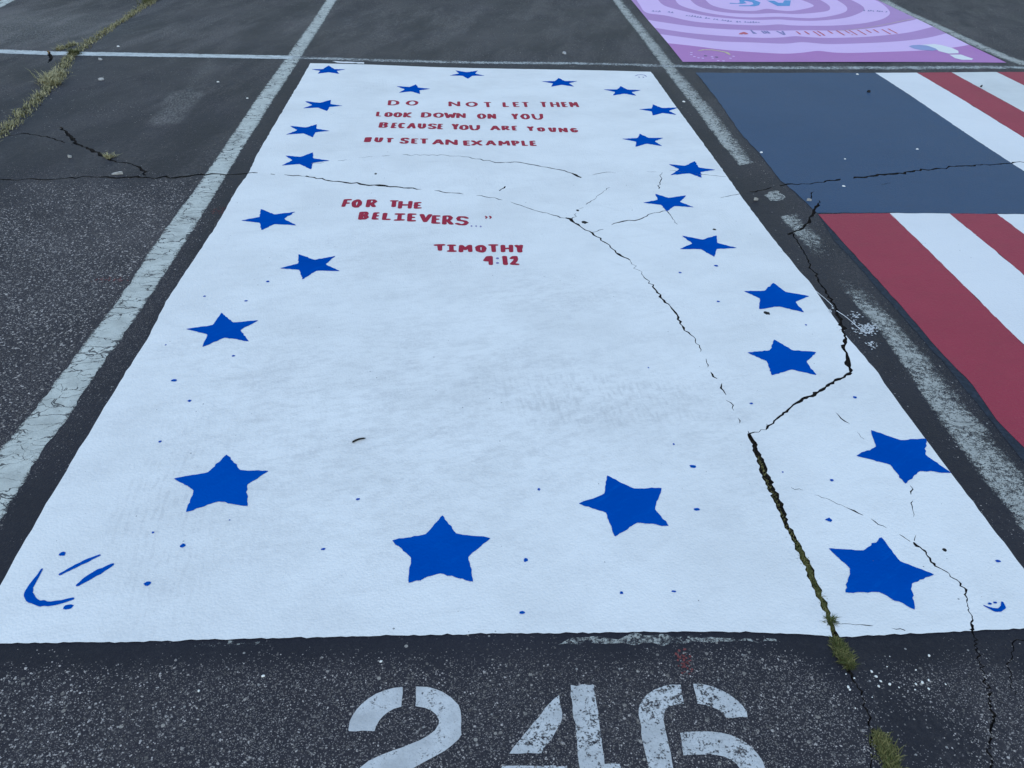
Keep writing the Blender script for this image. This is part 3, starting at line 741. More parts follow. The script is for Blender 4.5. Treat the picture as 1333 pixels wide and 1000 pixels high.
# drips and splatters of blue
for (px, py, a, b) in [(227, 496.5, 3, 1.6), (247, 523.3, 2.2, 1.4), (209, 576, 2, 1.2), (238, 711, 3.2, 2.2), (192, 760.5, 4, 2.4), (81.5, 721.5, 3.8, 2.8), (89, 790.5, 5.2, 2.8), (466, 651, 2.8, 1.2), (421, 715.5, 2.8, 1.6),
                       (701.5, 638.5, 2, 1.6), (684.5, 729.7, 2.4, 2.4), (679.5, 798, 3.6, 1.8), (809, 772.3, 2, 1.6), (877, 770.5, 3, 1.2), (902, 607.5, 4, 2), (907, 663.5, 3.4, 1.8), (978, 525, 2.2, 1.1), (1113, 517.5, 2.4, 1.5),
                       (1083, 624.5, 2.4, 1.2), (1079, 676.5, 3.8, 2.2), (1299.5, 730, 2.8, 1.5), (932, 346.5, 2.6, 1), (934.5, 393.5, 2.2, .9), (304.5, 465, 2.2, 1.0), (320.5, 393.3, 1.9, .9), (349, 368, 2.4, 1.0), (266.5, 386.7, 1.5, .8), (885, 355.5, 2, .8),
                       (877, 578.5, 1.4, 1.0), (199.5, 694, 1.6, 1.2), (1049, 424, 1.4, .8), (299, 678, 1.1, .7), (216, 450, 1, .7), (1019, 614, 1.2, .8), (844, 479, 1, .7)]:
    c = P(px, py, ZS); s = ground_w(px, py, 1); e = math.hypot(c[1], CAM_H) / CAM_H
    sheet('paint_drip', [ellipse(c, a * s, b * s * e, 10, RS.uniform(-.15, .15), .14)], MBL, ZS, mural)

# ---- lettering (stroke alphabet, each letter painted on the ground)
def arc(cx, cy, rx, ry, a0, a1, n=8):
    return [(cx + rx * math.cos(math.radians(a0 + (a1 - a0) * i / n)), cy + ry * math.sin(math.radians(a0 + (a1 - a0) * i / n))) for i in range(n + 1)]
GL = {
 'A': [[(0, 0), (.45, 1), (.6, 1), (1, 0)], [(.2, .36), (.82, .36)]],
 'B': [[(0, 0), (0, 1), (.7, 1), (.9, .8), (.7, .55), (0, .53)], [(.7, .53), (1, .28), (.75, 0), (0, 0)]],
 'C': [arc(.55, .5, .5, .5, 50, 310, 10)],
 'D': [[(0, 0), (0, 1)], [(0, 1), (.5, 1), (.9, .8), (1, .5), (.9, .2), (.5, 0), (0, 0)]],
 'E': [[(1, 1), (0, 1), (0, 0), (1, 0)], [(0, .52), (.8, .52)]],
 'F': [[(1, 1), (.1, 1), (0, 0)], [(.05, .5), (.75, .5)]],
 'G': [arc(.5, .5, .5, .5, 50, 330, 10) + [(.95, .42), (.55, .42)]],
 'H': [[(0, 0), (0, 1)], [(1, 0), (1, 1)], [(0, .5), (1, .5)]],
 'I': [[(0, 1), (1, 1)], [(.5, 1), (.5, 0)], [(0, 0), (1, 0)]],
 'K': [[(0, 0), (0, 1)], [(1, 1), (.1, .45), (1, 0)]],
 'L': [[(0, 1), (0, 0), (1, 0)]],
 'M': [[(0, 0), (.05, 1), (.5, .35), (.95, 1), (1, 0)]],
 'N': [[(0, 0), (0, 1), (1, 0), (1, 1)]],
 'O': [arc(.5, .5, .5, .5, 0, 360, 14)],
 'P': [[(0, 0), (0, 1), (.7, 1), (1, .78), (.7, .5), (0, .45)]],
 'R': [[(0, 0), (0, 1), (.7, 1), (.95, .78), (.7, .52), (0, .48)], [(.45, .48), (1, 0)]],
 'S': [[(1, .85), (.75, 1), (.3, 1), (.05, .8), (.2, .57), (.8, .45), (1, .22), (.7, 0), (.25, 0), (0, .15)]],
 'T': [[(0, 1), (1, 1)], [(.5, 1), (.5, 0)]],
 'U': [[(0, 1), (.05, .3), (.3, 0), (.7, 0), (.95, .3), (1, 1)]],
 'V': [[(0, 1), (.5, 0), (1, 1)]],
 'W': [[(0, 1), (.22, 0), (.5, .7), (.78, 0), (1, 1)]],
 'X': [[(0, 0), (1, 1)], [(0, 1), (1, 0)]],
 'Y': [[(0, 1), (.5, .5), (1, 1)], [(.5, .5), (.45, 0)]],
 '1': [[(.3, 0), (.3, 1)], [(.7, 0), (.7, 1)]],
 '2': [[(0, .8), (.3, 1), (.75, 1), (.95, .75), (.7, .45), (.05, 0), (1, 0)]],
 '4': [[(.85, 0), (.85, 1), (.5, .95), (.05, .5), (.85, .45)]],
 't': [[(.5, 1), (.5, 0)], [(0, .65), (1, .65)]], 'u': [[(0, .6), (.1, 0), (.9, 0), (1, .6)], [(1, .6), (1, 0)]],
 'c': [arc(.5, .3, .5, .3, 50, 310, 8)], 'k': [[(0, 0), (0, 1)], [(.9, .6), (.1, .3), (1, 0)]],
 'i': [[(.5, 0), (.5, .6)], [(.5, .9), (.5, .95)]], 'e': [[(.05, .3), (.95, .3)] + arc(.5, .3, .45, .3, 0, 310, 8)],
 'l': [[(.5, 0), (.5, 1)]], 'm': [[(0, 0), (0, .6), (.5, .5), (.5, 0)], [(.5, .5), (1, .6), (1, 0)]], 'y': [[(0, .6), (.5, .1)], [(1, .6), (.3, -.4)]],
}
def letter(ch, x0, x1, y0, y1, mat, parent, sw=.021, flip=False, bold=0.0, lab=None, z=ZS):
    """x0..x1, y0 (top) .. y1 (bottom): the letter's box in the photograph, drawn along the stall's own direction"""
    xc, yc = (x0 + x1) / 2, (y0 + y1) / 2
    H = y1 - y0; lean = (600 - xc) / (yc + 249) * H
    W = (x1 - x0) - abs(lean); xb = x0 if lean > 0 else x0 - lean
    g = P(xc, yc); sx = math.sqrt(g[0] ** 2 + g[1] ** 2 + CAM_H ** 2) / F; sy = sx * math.hypot(g[1], CAM_H) / CAM_H
    hx = sw / 2 / sx; hy = min(sw * .78 / 2 / sy, H * .22)
    polys = []
    for st in GL[ch]:
        pts = []
        for u, v in st:
            if flip: u, v = 1 - u, 1 - v
            py = y1 - hy - v * (H - 2 * hy)
            px = xb + hx + u * max(W - 2 * hx, .3) + lean * (y1 - py) / H
            a, b = P(px, py, z); pts.append((a + RS.normal() * sw * .05, b + RS.normal() * sw * .05))
        # curves by subdividing
        KY = .78
        sp_ = stroke_polys([(a, b / KY) for a, b in pts], [sw * (1 + RS.uniform(-.12, .12)) for _ in pts], 8)
        polys += [[(a, b * KY) for a, b in q] for q in sp_]
    o = sheet('letter', polys, mat, z, parent)
    if lab: o['label'] = lab
    return o
LINES = [
 ('DO', [(504.4, 520.6, 130.0, 136.4), (528, 545.2, 130.2, 136.6)]),
 ('NOT', [(583.6, 599, 131.6, 137.8), (605.8, 622.2, 132.2, 138.4), (629.8, 639.8, 132.6, 139.2)]),
 ('LET', [(653.8, 663, 132.8, 139), (667, 676.4, 132.6, 139), (678.8, 689.4, 132.6, 139.2)]),
 ('THEM', [(702.2, 713.4, 132.4, 139.2), (715.4, 729, 132.6, 139.2), (730, 739.4, 132.6, 139.2), (740, 753.8, 132.6, 139.2)]),
 ('LOOK', [(488.6, 498, 145.2, 151.4), (499.4, 511.8, 145.8, 152), (511.8, 524.2, 145.8, 152.2), (524.6, 536.4, 146, 152.4)]),
 ('DOWN', [(548, 562.2, 145.8, 152.4), (563.6, 577.8, 146.2, 152.8), (578, 594, 146.4, 153.2), (594.4, 606.6, 147, 153.2)]),
 ('ON', [(620.8, 633, 147.6, 154.4), (634.4, 646.2, 148, 154.4)]),
 ('YOU', [(665, 675.6, 148, 155.2), (677, 690.4, 148.2, 155.4), (691.4, 708, 148.4, 155.8)]),
 ('BECAUSE', [(492.8, 506.4, 159.6, 166.6), (508.8, 517.2, 160, 167), (517.4, 528.4, 160, 167.2), (529.4, 542.4, 160.2, 167.2), (543.4, 555, 160.6, 167.4), (556.4, 568.8, 160.8, 167.8), (569.6, 576.6, 161, 168)]),
 ('YOU', [(588, 597.6, 161.2, 168.4), (597.8, 610.2, 162.4, 169), (610.4, 624.8, 162.6, 169.2)]),
 ('ARE', [(637.6, 651, 163.6, 169.4), (652.4, 664.2, 163.8, 169.4), (666, 673.4, 164, 169.8)]),
 ('YOUNG', [(685.2, 696, 164.8, 170.4), (698.4, 710.4, 166, 171.4), (713.6, 724.8, 166.4, 172), (726.2, 739.8, 166.8, 172.6), (741.2, 753.4, 167.2, 172.8)]),
 ('BUT', [(474.2, 484.8, 179.8, 186.2), (486.8, 499.2, 180, 186.2), (501.8, 512.4, 180.4, 186.6)]),
 ('SET', [(520, 533.4, 180, 187.6), (534.8, 544.4, 180.8, 187.6), (545.6, 557.4, 180.8, 187.6)]),
 ('AN', [(562.4, 578.4, 181.8, 188.4), (579.8, 595.8, 181.8, 188.8)]),
 ('EXAMPLE', [(603.2, 612, 183, 189.6), (613.2, 628.2, 182.8, 189.4), (631.2, 646.2, 182.8, 189.2), (648.2, 664.2, 183, 189.4), (665.6, 677.4, 183.2, 189.6), (678, 688.2, 183.2, 189.6), (689, 698.8, 183.2, 189.8)]),
 ('FOR', [(444, 458.4, 260, 270), (456.4, 472.4, 260.2, 270.8), (476, 492, 260.2, 270.2)]),
 ('THE', [(506.2, 519.4, 261.2, 270.2), (518, 537, 262.4, 272), (538.4, 549.6, 263.6, 272)]),
 ('BELIEVERS', [(466, 481.8, 276.2, 286.4), (483.8, 495, 276.8, 286.4), (497.6, 510, 277.6, 286.8), (512.6, 528, 278, 287.6), (529.6, 542.4, 278.2, 288.6), (545.6, 562.8, 279.2, 289.4), (561.6, 574.2, 280.6, 291.2), (575.6, 590.4, 280.6, 292.6), (592.4, 610.8, 281.6, 293.6)]),
 ('TIMOTHY', [(564.4, 580.4, 318, 327), (581.6, 594.4, 318.4, 328.2), (596.8, 615.6, 318.8, 328.4), (618.4, 633.6, 319.2, 328.8), (635.2, 649.6, 318, 328.4), (651.2, 668.4, 318.8, 328.8), (669.6, 683.2, 318.8, 328.8)]),
 ('412', [(627.6, 643.4, 333.2, 345.4), (653.6, 660.6, 333.4, 345.2), (662.6, 676.8, 333.4, 345.2)]),
]
for word, boxes in LINES:
    for ch, (x0, x1, y0, y1) in zip(word, boxes):
        big_ = y0 > 250
        letter(ch, x0, x1, y0, y1, MRL, mural, sw=.0198 if big_ else .0195, lab='red hand-painted ' + ('digit ' if ch.isdigit() else 'letter ') + ch)
for (px, py) in [(613.8, 294.4), (619.8, 294.5), (625.7, 295), ]:
    sheet('ellipsis_dot', [ellipse(P(px, py, ZS), .0042, .008, 8)], MDB, ZS, mural)
for (px, py) in [(647.5, 336.5), (647.6, 342.6)]:
    sheet('colon_dot', [ellipse(P(px, py, ZS), .0065, .0085, 8)], MDB, ZS, mural)
for x in (632, 637.5):
    brush('quotation_mark', [(x, 281.6), (x + 1.6, 283), (x + .4, 284.6)], [2.4, 3, 1.6], MRL, mural)

# ------------------------------------------------------------------ flag mural on the right
def gx_at(px, py): return P(px, py)[0]
flag = thing('flag_mural', 'flag painted in the next stall: navy canton with red and white stripes', 'mural', (3.2, 3.6, ZP))
FL = PL([(906, 94), (932, 128), (961, 170), (988, 199), (1000, 215), (1016, 236), (1034, 250), (1060, 276), (1065, 280)])
FLB = PL([(1065, 280), (1100, 320), (1125, 347), (1173, 400), (1227, 463), (1266, 503), (1297, 548), (1333, 584), (1420, 690), (1500, 780)])
ytop = P(1100, 94)[1]
xbot = FLB[-1]
# stripe boundaries: (px, py) pairs far/near, straight on the ground
def ln(a, b, ynear, yfar):
    p, q = np.array(P(*a)), np.array(P(*b)); d = (q - p) / (q[1] - p[1]); return [tuple(p + d * (ynear - p[1])), tuple(p + d * (yfar - p[1]))]
yb = P(1333, 279)[1]
YN = xbot[1]
b1 = ln((1158, 279), (1333, 451), YN, yb); b2 = ln((1236, 279), (1333, 361), YN, yb); b3 = ln((1298, 279), (1333, 306), YN, yb)
def topy(x): # far border of the flag mural
    a = P(906, 94); b = P(1296, 94.5); return a[1] + (b[1] - a[1]) * (x - a[0]) / (b[0] - a[0])
def at_y(line, y): p, q = map(np.array, line); return tuple(p + (q - p) * (y - p[1]) / (q[1] - p[1]))
sp = (b3[1][0] - b1[1][0]) / 2
t1 = ln((1139, 94), (1333, 222), yb, topy(3)); t2 = ln((1193, 94), (1333, 178), yb, topy(3)); t3 = ln((1238, 94), (1333, 146), yb, topy(3)); t4 = ln((1296, 94), (1333, 112), yb, topy(3))
def shift(l, d): return [(p[0] + d, p[1]) for p in l]
XR = t4[1][0] + .18
RED, WHT, NAV = MRF, MW2, MNV
def stripe(name, poly, mat, lab=None):
    o = sheet(name, [rough(poly, .04, .0012)], mat, ZP, flag, holes=CQ, grid=.08)
    if lab: o['label'] = lab
# lower stripes
stripe('red_stripe', FLB + [b1[0], b1[1]][0:2], RED, 'broad red stripe along the near left edge of the flag')
low = [b1, b2, b3, shift(b3, sp * .98), shift(b3, sp * 1.96)]
mats = [WHT, RED, WHT, RED]
for i in range(4):
    a, b = low[i], low[i + 1]; stripe('red_stripe' if mats[i] is RED else 'white_stripe', [a[0], b[0], b[1], a[1]], mats[i])
xr_ = low[-1][1][0]
# canton and upper stripes
ct = ln((1139, 94), (1333, 222), yb + .004, topy(t1[1][0]))
canton = [FL[i] for i in range(len(FL))][::-1]
cpoly = [(p[0], min(p[1], topy(p[0]))) for p in FL[::-1]]     # near -> far along the left edge
cpoly = [(FL[-1][0], yb + .003)] + cpoly[1:] + [(ct[1][0], topy(ct[1][0])), ct[0]]
cpoly = cpoly[::-1]
o = sheet('canton', [rough(cpoly, .04, .002)], MNV, ZP, flag, holes=CQ, grid=.06); o['label'] = 'plain navy blue canton of the painted flag'
ups = [t1, t2, t3, t4]
ups += [shift(t4, (t4[1][0] - t3[1][0]) * .95)]
um = [WHT, RED, MW3, RED]
for i in range(4):
    a, b = ups[i], ups[i + 1]
    stripe('red_stripe' if um[i] is RED else 'white_stripe', [(a[0][0], yb + .003), (b[0][0], yb + .003), (b[1][0], topy(b[1][0])), (a[1][0], topy(a[1][0]))], um[i])

MMG = mat_plain('blue_black_paint', (.020, .027, .042), .75, .35, 70)
mg = sheet('blue_black_margin', [rough(PL([(1066, 282), (1086, 315), (1112, 342), (1140, 375), (1170, 408), (1202, 445), (1230, 475), (1252, 503), (1291, 550), (1333, 603), (1400, 680)]) + PL([(1420, 690), (1333, 584), (1297, 548), (1266, 503), (1227, 463), (1173, 400), (1125, 347), (1100, 320), (1072, 288)]), .03, .001)], MMG, ZL, flag, holes=CQ, grid=.08)
# dark blue sealer margin between line and red stripe
MARG = [FLB[i] for i in range(len(FLB))]

# ------------------------------------------------------------------ pink mural, far right
pink = thing('pink_mural', 'pink and purple mural of nested bands with upside-down writing behind the flag', 'mural', (2.6, 7.2, ZP))
PLB = P(889, 80); PRB = P(1310, 82)
dl = np.array(P(822, 0)) - np.array(PLB); dr = np.array(P(1141, 0)) - np.array(PRB)
Ld = 5.0
PINK = [PLB, P(1000, 80), P(1200, 80.8), PRB, tuple(np.array(PRB) + dr / dr[1] * Ld), tuple(np.array(PLB) + dl / dl[1] * Ld)]
def closeup(l, r, k=.9):
    """carry a band outline on beyond the frame as a rounded top"""
    a, b = np.array(P(*r)), np.array(P(*l)); c = (a + b) / 2; h = (b - a) / 2; up = np.array([-.03, 1.0]) * np.linalg.norm(h) * k
    return [tuple(c - h * math.cos(t) + up * math.sin(t)) for t in np.linspace(0, math.pi, 14)][1:-1]
def curve(pts, n=5):
    out = []; m_ = len(pts)
    for i in range(m_ - 1):
        p0, p1, p2, p3 = (np.array(pts[max(0, i - 1)]), np.array(pts[i]), np.array(pts[i + 1]), np.array(pts[min(m_ - 1, i + 2)]))
        for k in range(n):
            t = k / n; out.append(tuple(.5 * (2 * p1 + (p2 - p0) * t + (2 * p0 - 5 * p1 + 4 * p2 - p3) * t * t + (3 * p1 - p0 - 3 * p2 + p3) * t ** 3)))
    return out + [tuple(pts[-1])]
def band(pts, close=True):
    g = PL(curve(pts), ZP); return g + (closeup(pts[0], pts[-1]) if close else [])
def wide(pts):   # bands that run off both edges of the mural
    g = PL(curve(pts), ZP); a, b = np.array(g[0]), np.array(g[-1])
    return [tuple(a + dl / dl[1] * 4.9 + np.array([-.6, 0])), tuple(a + np.array([-.5, .25]))] + g + [tuple(b + np.array([.7, .45])), tuple(b + dr / dr[1] * 4.6 + np.array([.9, 0]))]
K = [
 wide([(873, 56.5), (907, 60), (940, 64), (980, 67), (1020, 68.8), (1045, 67.5), (1065, 65.4), (1085, 67.5), (1110, 68.3), (1150, 67.5), (1186, 66.5), (1215, 65), (1240, 61.8), (1259, 58.6), (1290, 52)]),
 wide([(850, 43), (864.4, 45), (928, 52.8), (980, 54.6), (1020, 56.2), (1045, 54.6), (1074, 57), (1108, 57), (1156, 55), (1200, 50.5), (1231, 44), (1260, 37)]),
 wide([(840, 34), (856, 36.4), (904, 43.2), (980, 48.4), (1015, 48.6), (1035.6, 47.2), (1060, 49), (1090, 49.6), (1132, 48), (1180, 43), (1212, 36), (1240, 28)]),
 wide([(838, 23), (847.6, 25.8), (904, 34.2), (950, 38), (1002, 40), (1050, 40), (1096, 40.2), (1144, 36), (1174, 30), (1195, 25), (1230, 14)]),
 band([(826, -4), (833, 6), (841.6, 15.6), (868, 19.8), (904, 27.6), (950, 31.5), (990, 33.3), (1013, 32.2), (1030, 33.5), (1050, 34), (1085, 33.8), (1120, 31.4), (1144, 27), (1155, 22), (1158.4, 17), (1155, 10.8), (1147, 4), (1137, -1)]),
 band([(856, -1), (865.6, 7.2), (892, 14.4), (928, 21.6), (980, 26), (1013, 25.6), (1030, 26.8), (1060, 27.6), (1096, 24.6), (1114, 19.8), (1125, 13), (1120, 6), (1104, -2)]),
 band([(878.8, -1), (887, 7.2), (916, 15.6), (952, 21.2), (978, 22.8), (1014, 22), (1040, 23.6), (1060, 24), (1084, 21), (1101, 15.6), (1101, 8), (1088, -1)]),
 band([(897, -2), (910, 8), (940, 15.6), (980, 18), (1008, 17.2), (1038, 18.6), (1074, 15.6), (1080.5, 10.8), (1076, 5), (1064, -2)]),
 band([(917, -1.5), (928, 7), (952, 12.6), (980, 14.2), (998.4, 11.6), (1015, 13.8), (1032, 14.4), (1056, 10), (1057, 6), (1038, -1.5)]),
]
cols = [MPE, MPL, MPD, MPL, MPD, MPL, MPD, MPL, MPD, MPL]
nm = ['orchid', 'pale', 'purple', 'pale', 'purple', 'pale', 'purple', 'pale', 'purple', 'pale']
for i in range(10):
    outer = [PINK] if i == 0 else [K[i - 1]]
    hl = [] if i == 9 else [K[i]]
    sheet('paint_band', outer, cols[i], ZP, pink, holes=hl, grid=.1, clip=PINK)
# AG, turned away from the viewer
def fat(name, pts, mat, parent, lab=None, z=ZS):
    o = sheet(name, [PL(pts, z)], mat, z, parent)
    if lab: o['label'] = lab
fat('letter', [(950, 3.6), (960, 4.3), (963, 3.4), (962, -.5), (978, -1), (990, 3.5), (988, 7), (982, 8.2), (962, 7.9), (962, 6.9), (976, 6.9), (981, 5.5), (979, 3), (972, 1.6), (968, 1.6), (972, 4.4), (966, 5), (950, 4.6)], MCY, pink, 'blue capital letter G painted upside down')
fat('letter', [(998, 1.2), (1008, 1.6), (1013, 4), (1019, 4.2), (1021, 1), (1029.5, 1), (1028, 8.2), (1012, 8.1)], MCY, pink, 'blue capital letter A painted upside down')
txt = 'StuckLikeGlue'
xs = 1167.0; GLx = {'S': 9, 't': 6, 'u': 8, 'c': 7, 'k': 8, 'L': 8, 'i': 4, 'e': 8, 'G': 10, 'l': 4}
yy = {0: 42}
tot = sum(GLx[c] for c in txt); x = 1166.0; scl = (1166 - 1034) / tot
for ch in txt:
    wd = GLx[ch] * scl; f = (1166 - x) / 132.0
    ya = 37.8 + 3.4 * min(1, f * 1.2) ** .7; ynext = ya + 6.2
    letter(ch, x - wd + 1.2, x - .4, ya, ynext, MSR, pink, sw=.0155, flip=True); x -= wd
for ch, x0, x1 in (('A', 1010, 1026), ('m', 990, 1006), ('y', 977, 988)):
    letter(ch, x0, x1, 40.6 if ch != 'm' else 40.2, 45.4, MDB, pink, sw=.016, flip=True)
fat('heart', [(961.5, 44), (963, 42.6), (966.5, 41.6), (968, 41.2), (970, 41.5), (973, 42.8), (974.5, 44), (970, 44.4), (968, 43.7), (966, 44.4)], MSR, pink, 'small red heart painted upside down')
# long line of small writing and a date-like scribble: joined low marks too small to read
for (x0, x1, y0, dy, n, mt) in [(849, 878, 13.5, 2.2, 7, MDB), (893, 954, 19.5, 8.5, 17, MDB), (955, 990, 28.2, 1.2, 10, MDB), (1124, 1156, 14, 1.5, 11, MDB)]:
    polys = []
    for k in range(n):
        a = x0 + (x1 - x0) * k / n; y = y0 + dy * k / n
        if RS.rand() < .18: continue
        pts = [(a, y + RS.uniform(.2, 1.1)), (a + (x1 - x0) / n * .35, y - RS.uniform(.2, 1.1)), (a + (x1 - x0) / n * .55, y + RS.uniform(.4, 1.2))]
        polys += stroke_polys(PL(pts, ZS), .008, 5)
    o = sheet('small_writing', polys, mt, ZS, pink); o['label'] = 'line of tiny illegible blue writing'; o['kind'] = 'stuff'
# small drawn face and a pair of pale shapes
brush('hair_stroke', [(909, 65.6), (916, 64.4), (927, 64.4), (938, 66), (946, 67.6), (950, 70.5)], [1.4, 3, 3.2, 3.2, 3.8, 2.4], MYE, pink, label='straw yellow arc of a small drawn face')
for px, py in ((918.5, 72), (933, 73.6)): sheet('drawn_eye', [ellipse(P(px, py, ZS), .013, .016, 8)], MDK, ZS, pink)
for px, py in ((900, 70.5), (904, 73), (909.5, 74.5), (915, 75), (927, 73), (928, 75), (935, 78), (942, 78.5), (951, 75), (955, 72.5), (900, 68)):
    sheet('freckle', [ellipse(P(px, py, ZS), .011, .013, 7)], MPL, ZS, pink)
fat('painted_oval', [(1183, 60.5), (1187, 59), (1196, 58.4), (1206, 59.2), (1216, 62), (1221, 64.8), (1214, 66), (1200, 65.2), (1190, 63.5)], MPR, pink, 'periwinkle oval shape near the corner of the pink mural')
fat('painted_shoe_shape', [(1200, 58.3), (1216, 57.2), (1226, 58.6), (1240, 62.5), (1247.5, 66), (1248, 69.3), (1235, 69.8), (1222, 66.5), (1218, 63), (1208, 59.6)], MW2, pink, 'white rounded shape near the corner of the pink mural')
fat('painted_shoe_shape', [(1236, 71.2), (1251, 71), (1259, 74), (1267, 76.6), (1265, 78.2), (1252, 78), (1243, 75.8)], MW2, pink, 'smaller white rounded shape below the larger one')
brush('gold_line', [(1090, 41.2), (1130, 36.5), (1160, 31), (1180, 26.8), (1190, 24.5)], [.5, .7, .9, .9, .6], MYE, pink)

# ------------------------------------------------------------------ stall number 246
num = thing('stall_number', 'white stencilled stall number 246 on the asphalt before the mural', 'number', (0.1, 1.0, ZL))
def digit(ch, polys, mats):
    w = lambda v: (lambda q: {'wear2': np.full(len(q), v)})
    out = []
    o = sheet('digit', [rough(PL(p, ZL), .012, .0012) for p in polys], mats, ZL, num, holes=CQ, grid=.04, uvf=lambda q: q * 0, attrf=w(.57 if mats is MST else .58))
    o['label'] = 'white stencilled digit ' + ch
A7 = lambda pts: zl(pts, 333, 700, .3)
B7 = lambda pts: zl(pts, 633, 700, .3)
digit('2', [A7([(637, 650), (600, 654), (560, 665), (522, 680), (490, 700), (462, 722), (438, 748), (420, 775), (408, 800), (402, 838), (406, 843), (515, 843), (523, 820), (535, 798), (552, 778), (572, 761), (600, 745), (632, 736)]),
            A7([(696, 648), (745, 650), (780, 659), (812, 672), (848, 696), (880, 728), (889, 755), (892, 800), (892, 858), (880, 878), (850, 905), (820, 928), (785, 948), (740, 972), (690, 1000), (640, 1030), (600, 1056), (900, 1056), (905, 1115), (380, 1115), (390, 1060), (420, 1030), (455, 1000), (490, 972), (540, 948), (600, 925), (660, 903), (710, 883), (748, 862), (778, 838), (794, 812), (795, 795), (784, 772), (765, 755), (735, 741), (693, 734)])], MST)
digit('4', [B7([(316, 685), (290, 705), (240, 765), (190, 825), (145, 880), (100, 940), (238, 940), (268, 895), (300, 845), (322, 808), (329, 790), (325, 740)]),
            B7([(366, 640), (468, 640), (478, 720), (490, 810), (503, 910), (513, 985), (580, 985), (588, 1045), (522, 1045), (533, 1130), (425, 1130), (405, 1000), (390, 860), (375, 730)]),
            B7([(72, 993), (350, 993), (352, 1045), (35, 1045)])], MST2)
digit('6', [B7([(843, 640), (800, 640), (765, 647), (728, 662), (695, 685), (672, 712), (661, 745), (668, 800), (672, 850), (684, 910), (698, 970), (712, 1030), (730, 1080), (780, 1120), (835, 1120), (822, 1060), (808, 990), (793, 910), (780, 850), (768, 790), (774, 755), (792, 736), (822, 726), (857, 722)]),
            B7([(896, 636), (935, 637), (975, 646), (1012, 660), (1050, 680), (1088, 708), (1112, 732), (1130, 758), (1133, 782), (1040, 783), (1030, 768), (1008, 750), (980, 737), (950, 728), (915, 722)]),
            B7([(840, 850), (870, 845), (910, 843), (960, 843), (1010, 847), (1055, 857), (1092, 873), (1125, 892), (1152, 914), (1178, 942), (1200, 975), (1210, 1005), (1212, 1050), (1190, 1110), (1150, 1140), (1080, 1140), (1110, 1060), (1100, 1005), (1085, 985), (1060, 965), (1030, 952), (1000, 946), (930, 944), (856, 947)])], MST2)

# white paint splash by the right line
spl = thing('paint_splash', 'splash of spilt white paint beside the crack, between the white mural and the worn line', 'paint mark', (1.35, 2.55, ZL))
def C6(p): return (1020 + p[0] * .15, 360 + p[1] * .15)
brush('paint_run', [C6(p) for p in ((245, 105), (300, 150), (360, 200), (425, 262))], [1.4, .9, .8, .8], MW2, spl, z=ZP)
brush('paint_run', [C6(p) for p in ((460, 305), (530, 350), (590, 400), (640, 445), (690, 485), (720, 500))], [1.2, 1, 1, 1.4, 2.2, 1.6], MW2, spl, z=ZP)
pp = []
for (cx, cy, sx, sy, n) in ((625, 350, 38, 30, 26), (700, 470, 60, 32, 60), (750, 450, 45, 28, 40), (760, 600, 40, 24, 18), (400, 300, 22, 22, 10), (560, 420, 60, 60, 6)):
    for _ in range(int(n * 1.7)):
        q = C6((cx + RS.normal() * sx * .7, cy + RS.normal() * sy * .7 + (0))); c = P(*q, ZP); r = RS.uniform(.0008, .0036)
        pp.append(ellipse(c, r * RS.uniform(.8, 2.0), r, 7, RS.uniform(0, 3), .2))
o = sheet('paint_splatter', pp, MSP, ZP, spl, holes=CQ); o['kind'] = 'stuff'

# ------------------------------------------------------------------ loose things
def blob(c, r, n=6, flat=.6, seed=0, m=None):
    """low lumpy stone"""
    rs = np.random.RandomState(seed); vs, fs = [], []
    for k, (ph, z) in enumerate(((.0, -.35), (.3, .25), (.1, .8))):
        rr = (1.0, .95, .5)[k]
        for i in range(n):
            t = i * 2 * math.pi / n + ph; q = rr * (1 + rs.uniform(-.16, .16))
            vs.append((c[0] + math.cos(t) * r[0] * q, c[1] + math.sin(t) * r[1] * q, c[2] + z * r[2]))
    for k in range(2):
        for i in range(n): fs.append((k * n + i, k * n + (i + 1) % n, (k + 1) * n + (i + 1) % n, (k + 1) * n + i))
    fs.append(tuple(2 * n + i for i in range(n)))
    return vs, fs
peb = [(290, 525, 5), (300, 540, 4), (428, 433, 4.6), (455, 462, 5), (482, 490, 4.2), (470, 520, 4.4), (535, 508, 5), (590, 527, 2.8), (690, 507, 4.2), (728, 498, 5.2), (765, 535, 4.2), (765, 483, 3.6), (690, 423, 3), (768, 338, 4.8), (685, 540, 3), (536, 343, 2.2), (520, 404, 2.6), (277, 448, 2.6), (326, 472, 3), (432, 585, 2.2), (332, 650, 2.6), (866, 508, 3)]
def place_peb(px, py, r, seed, name='pebble', mat=MPEB):
    r *= .72 if py < 400 else .9
    x, y = P(px, py); z = float(hgt(x, y))
    vs, fs = blob((0, 0, 0), (r, r * .75, r * .55), 7, seed=seed)
    a = RS.uniform(0, 3); vs = [(x + v[0] * math.cos(a) - v[1] * math.sin(a), y + v[0] * math.sin(a) + v[1] * math.cos(a), z + v[2] + r * .15) for v in vs]
    return finish(name, vs, fs, mat, smooth=True)
for i, (a, b, r) in enumerate(peb):
    o = place_peb(1040 + a * .22, 780 + b * .22, r * .00085, 50 + i)
    tag(o, 'tiny white pebble scattered on dark sealer between the two near cracks', 'pebble', 'white pebbles by the near cracks')
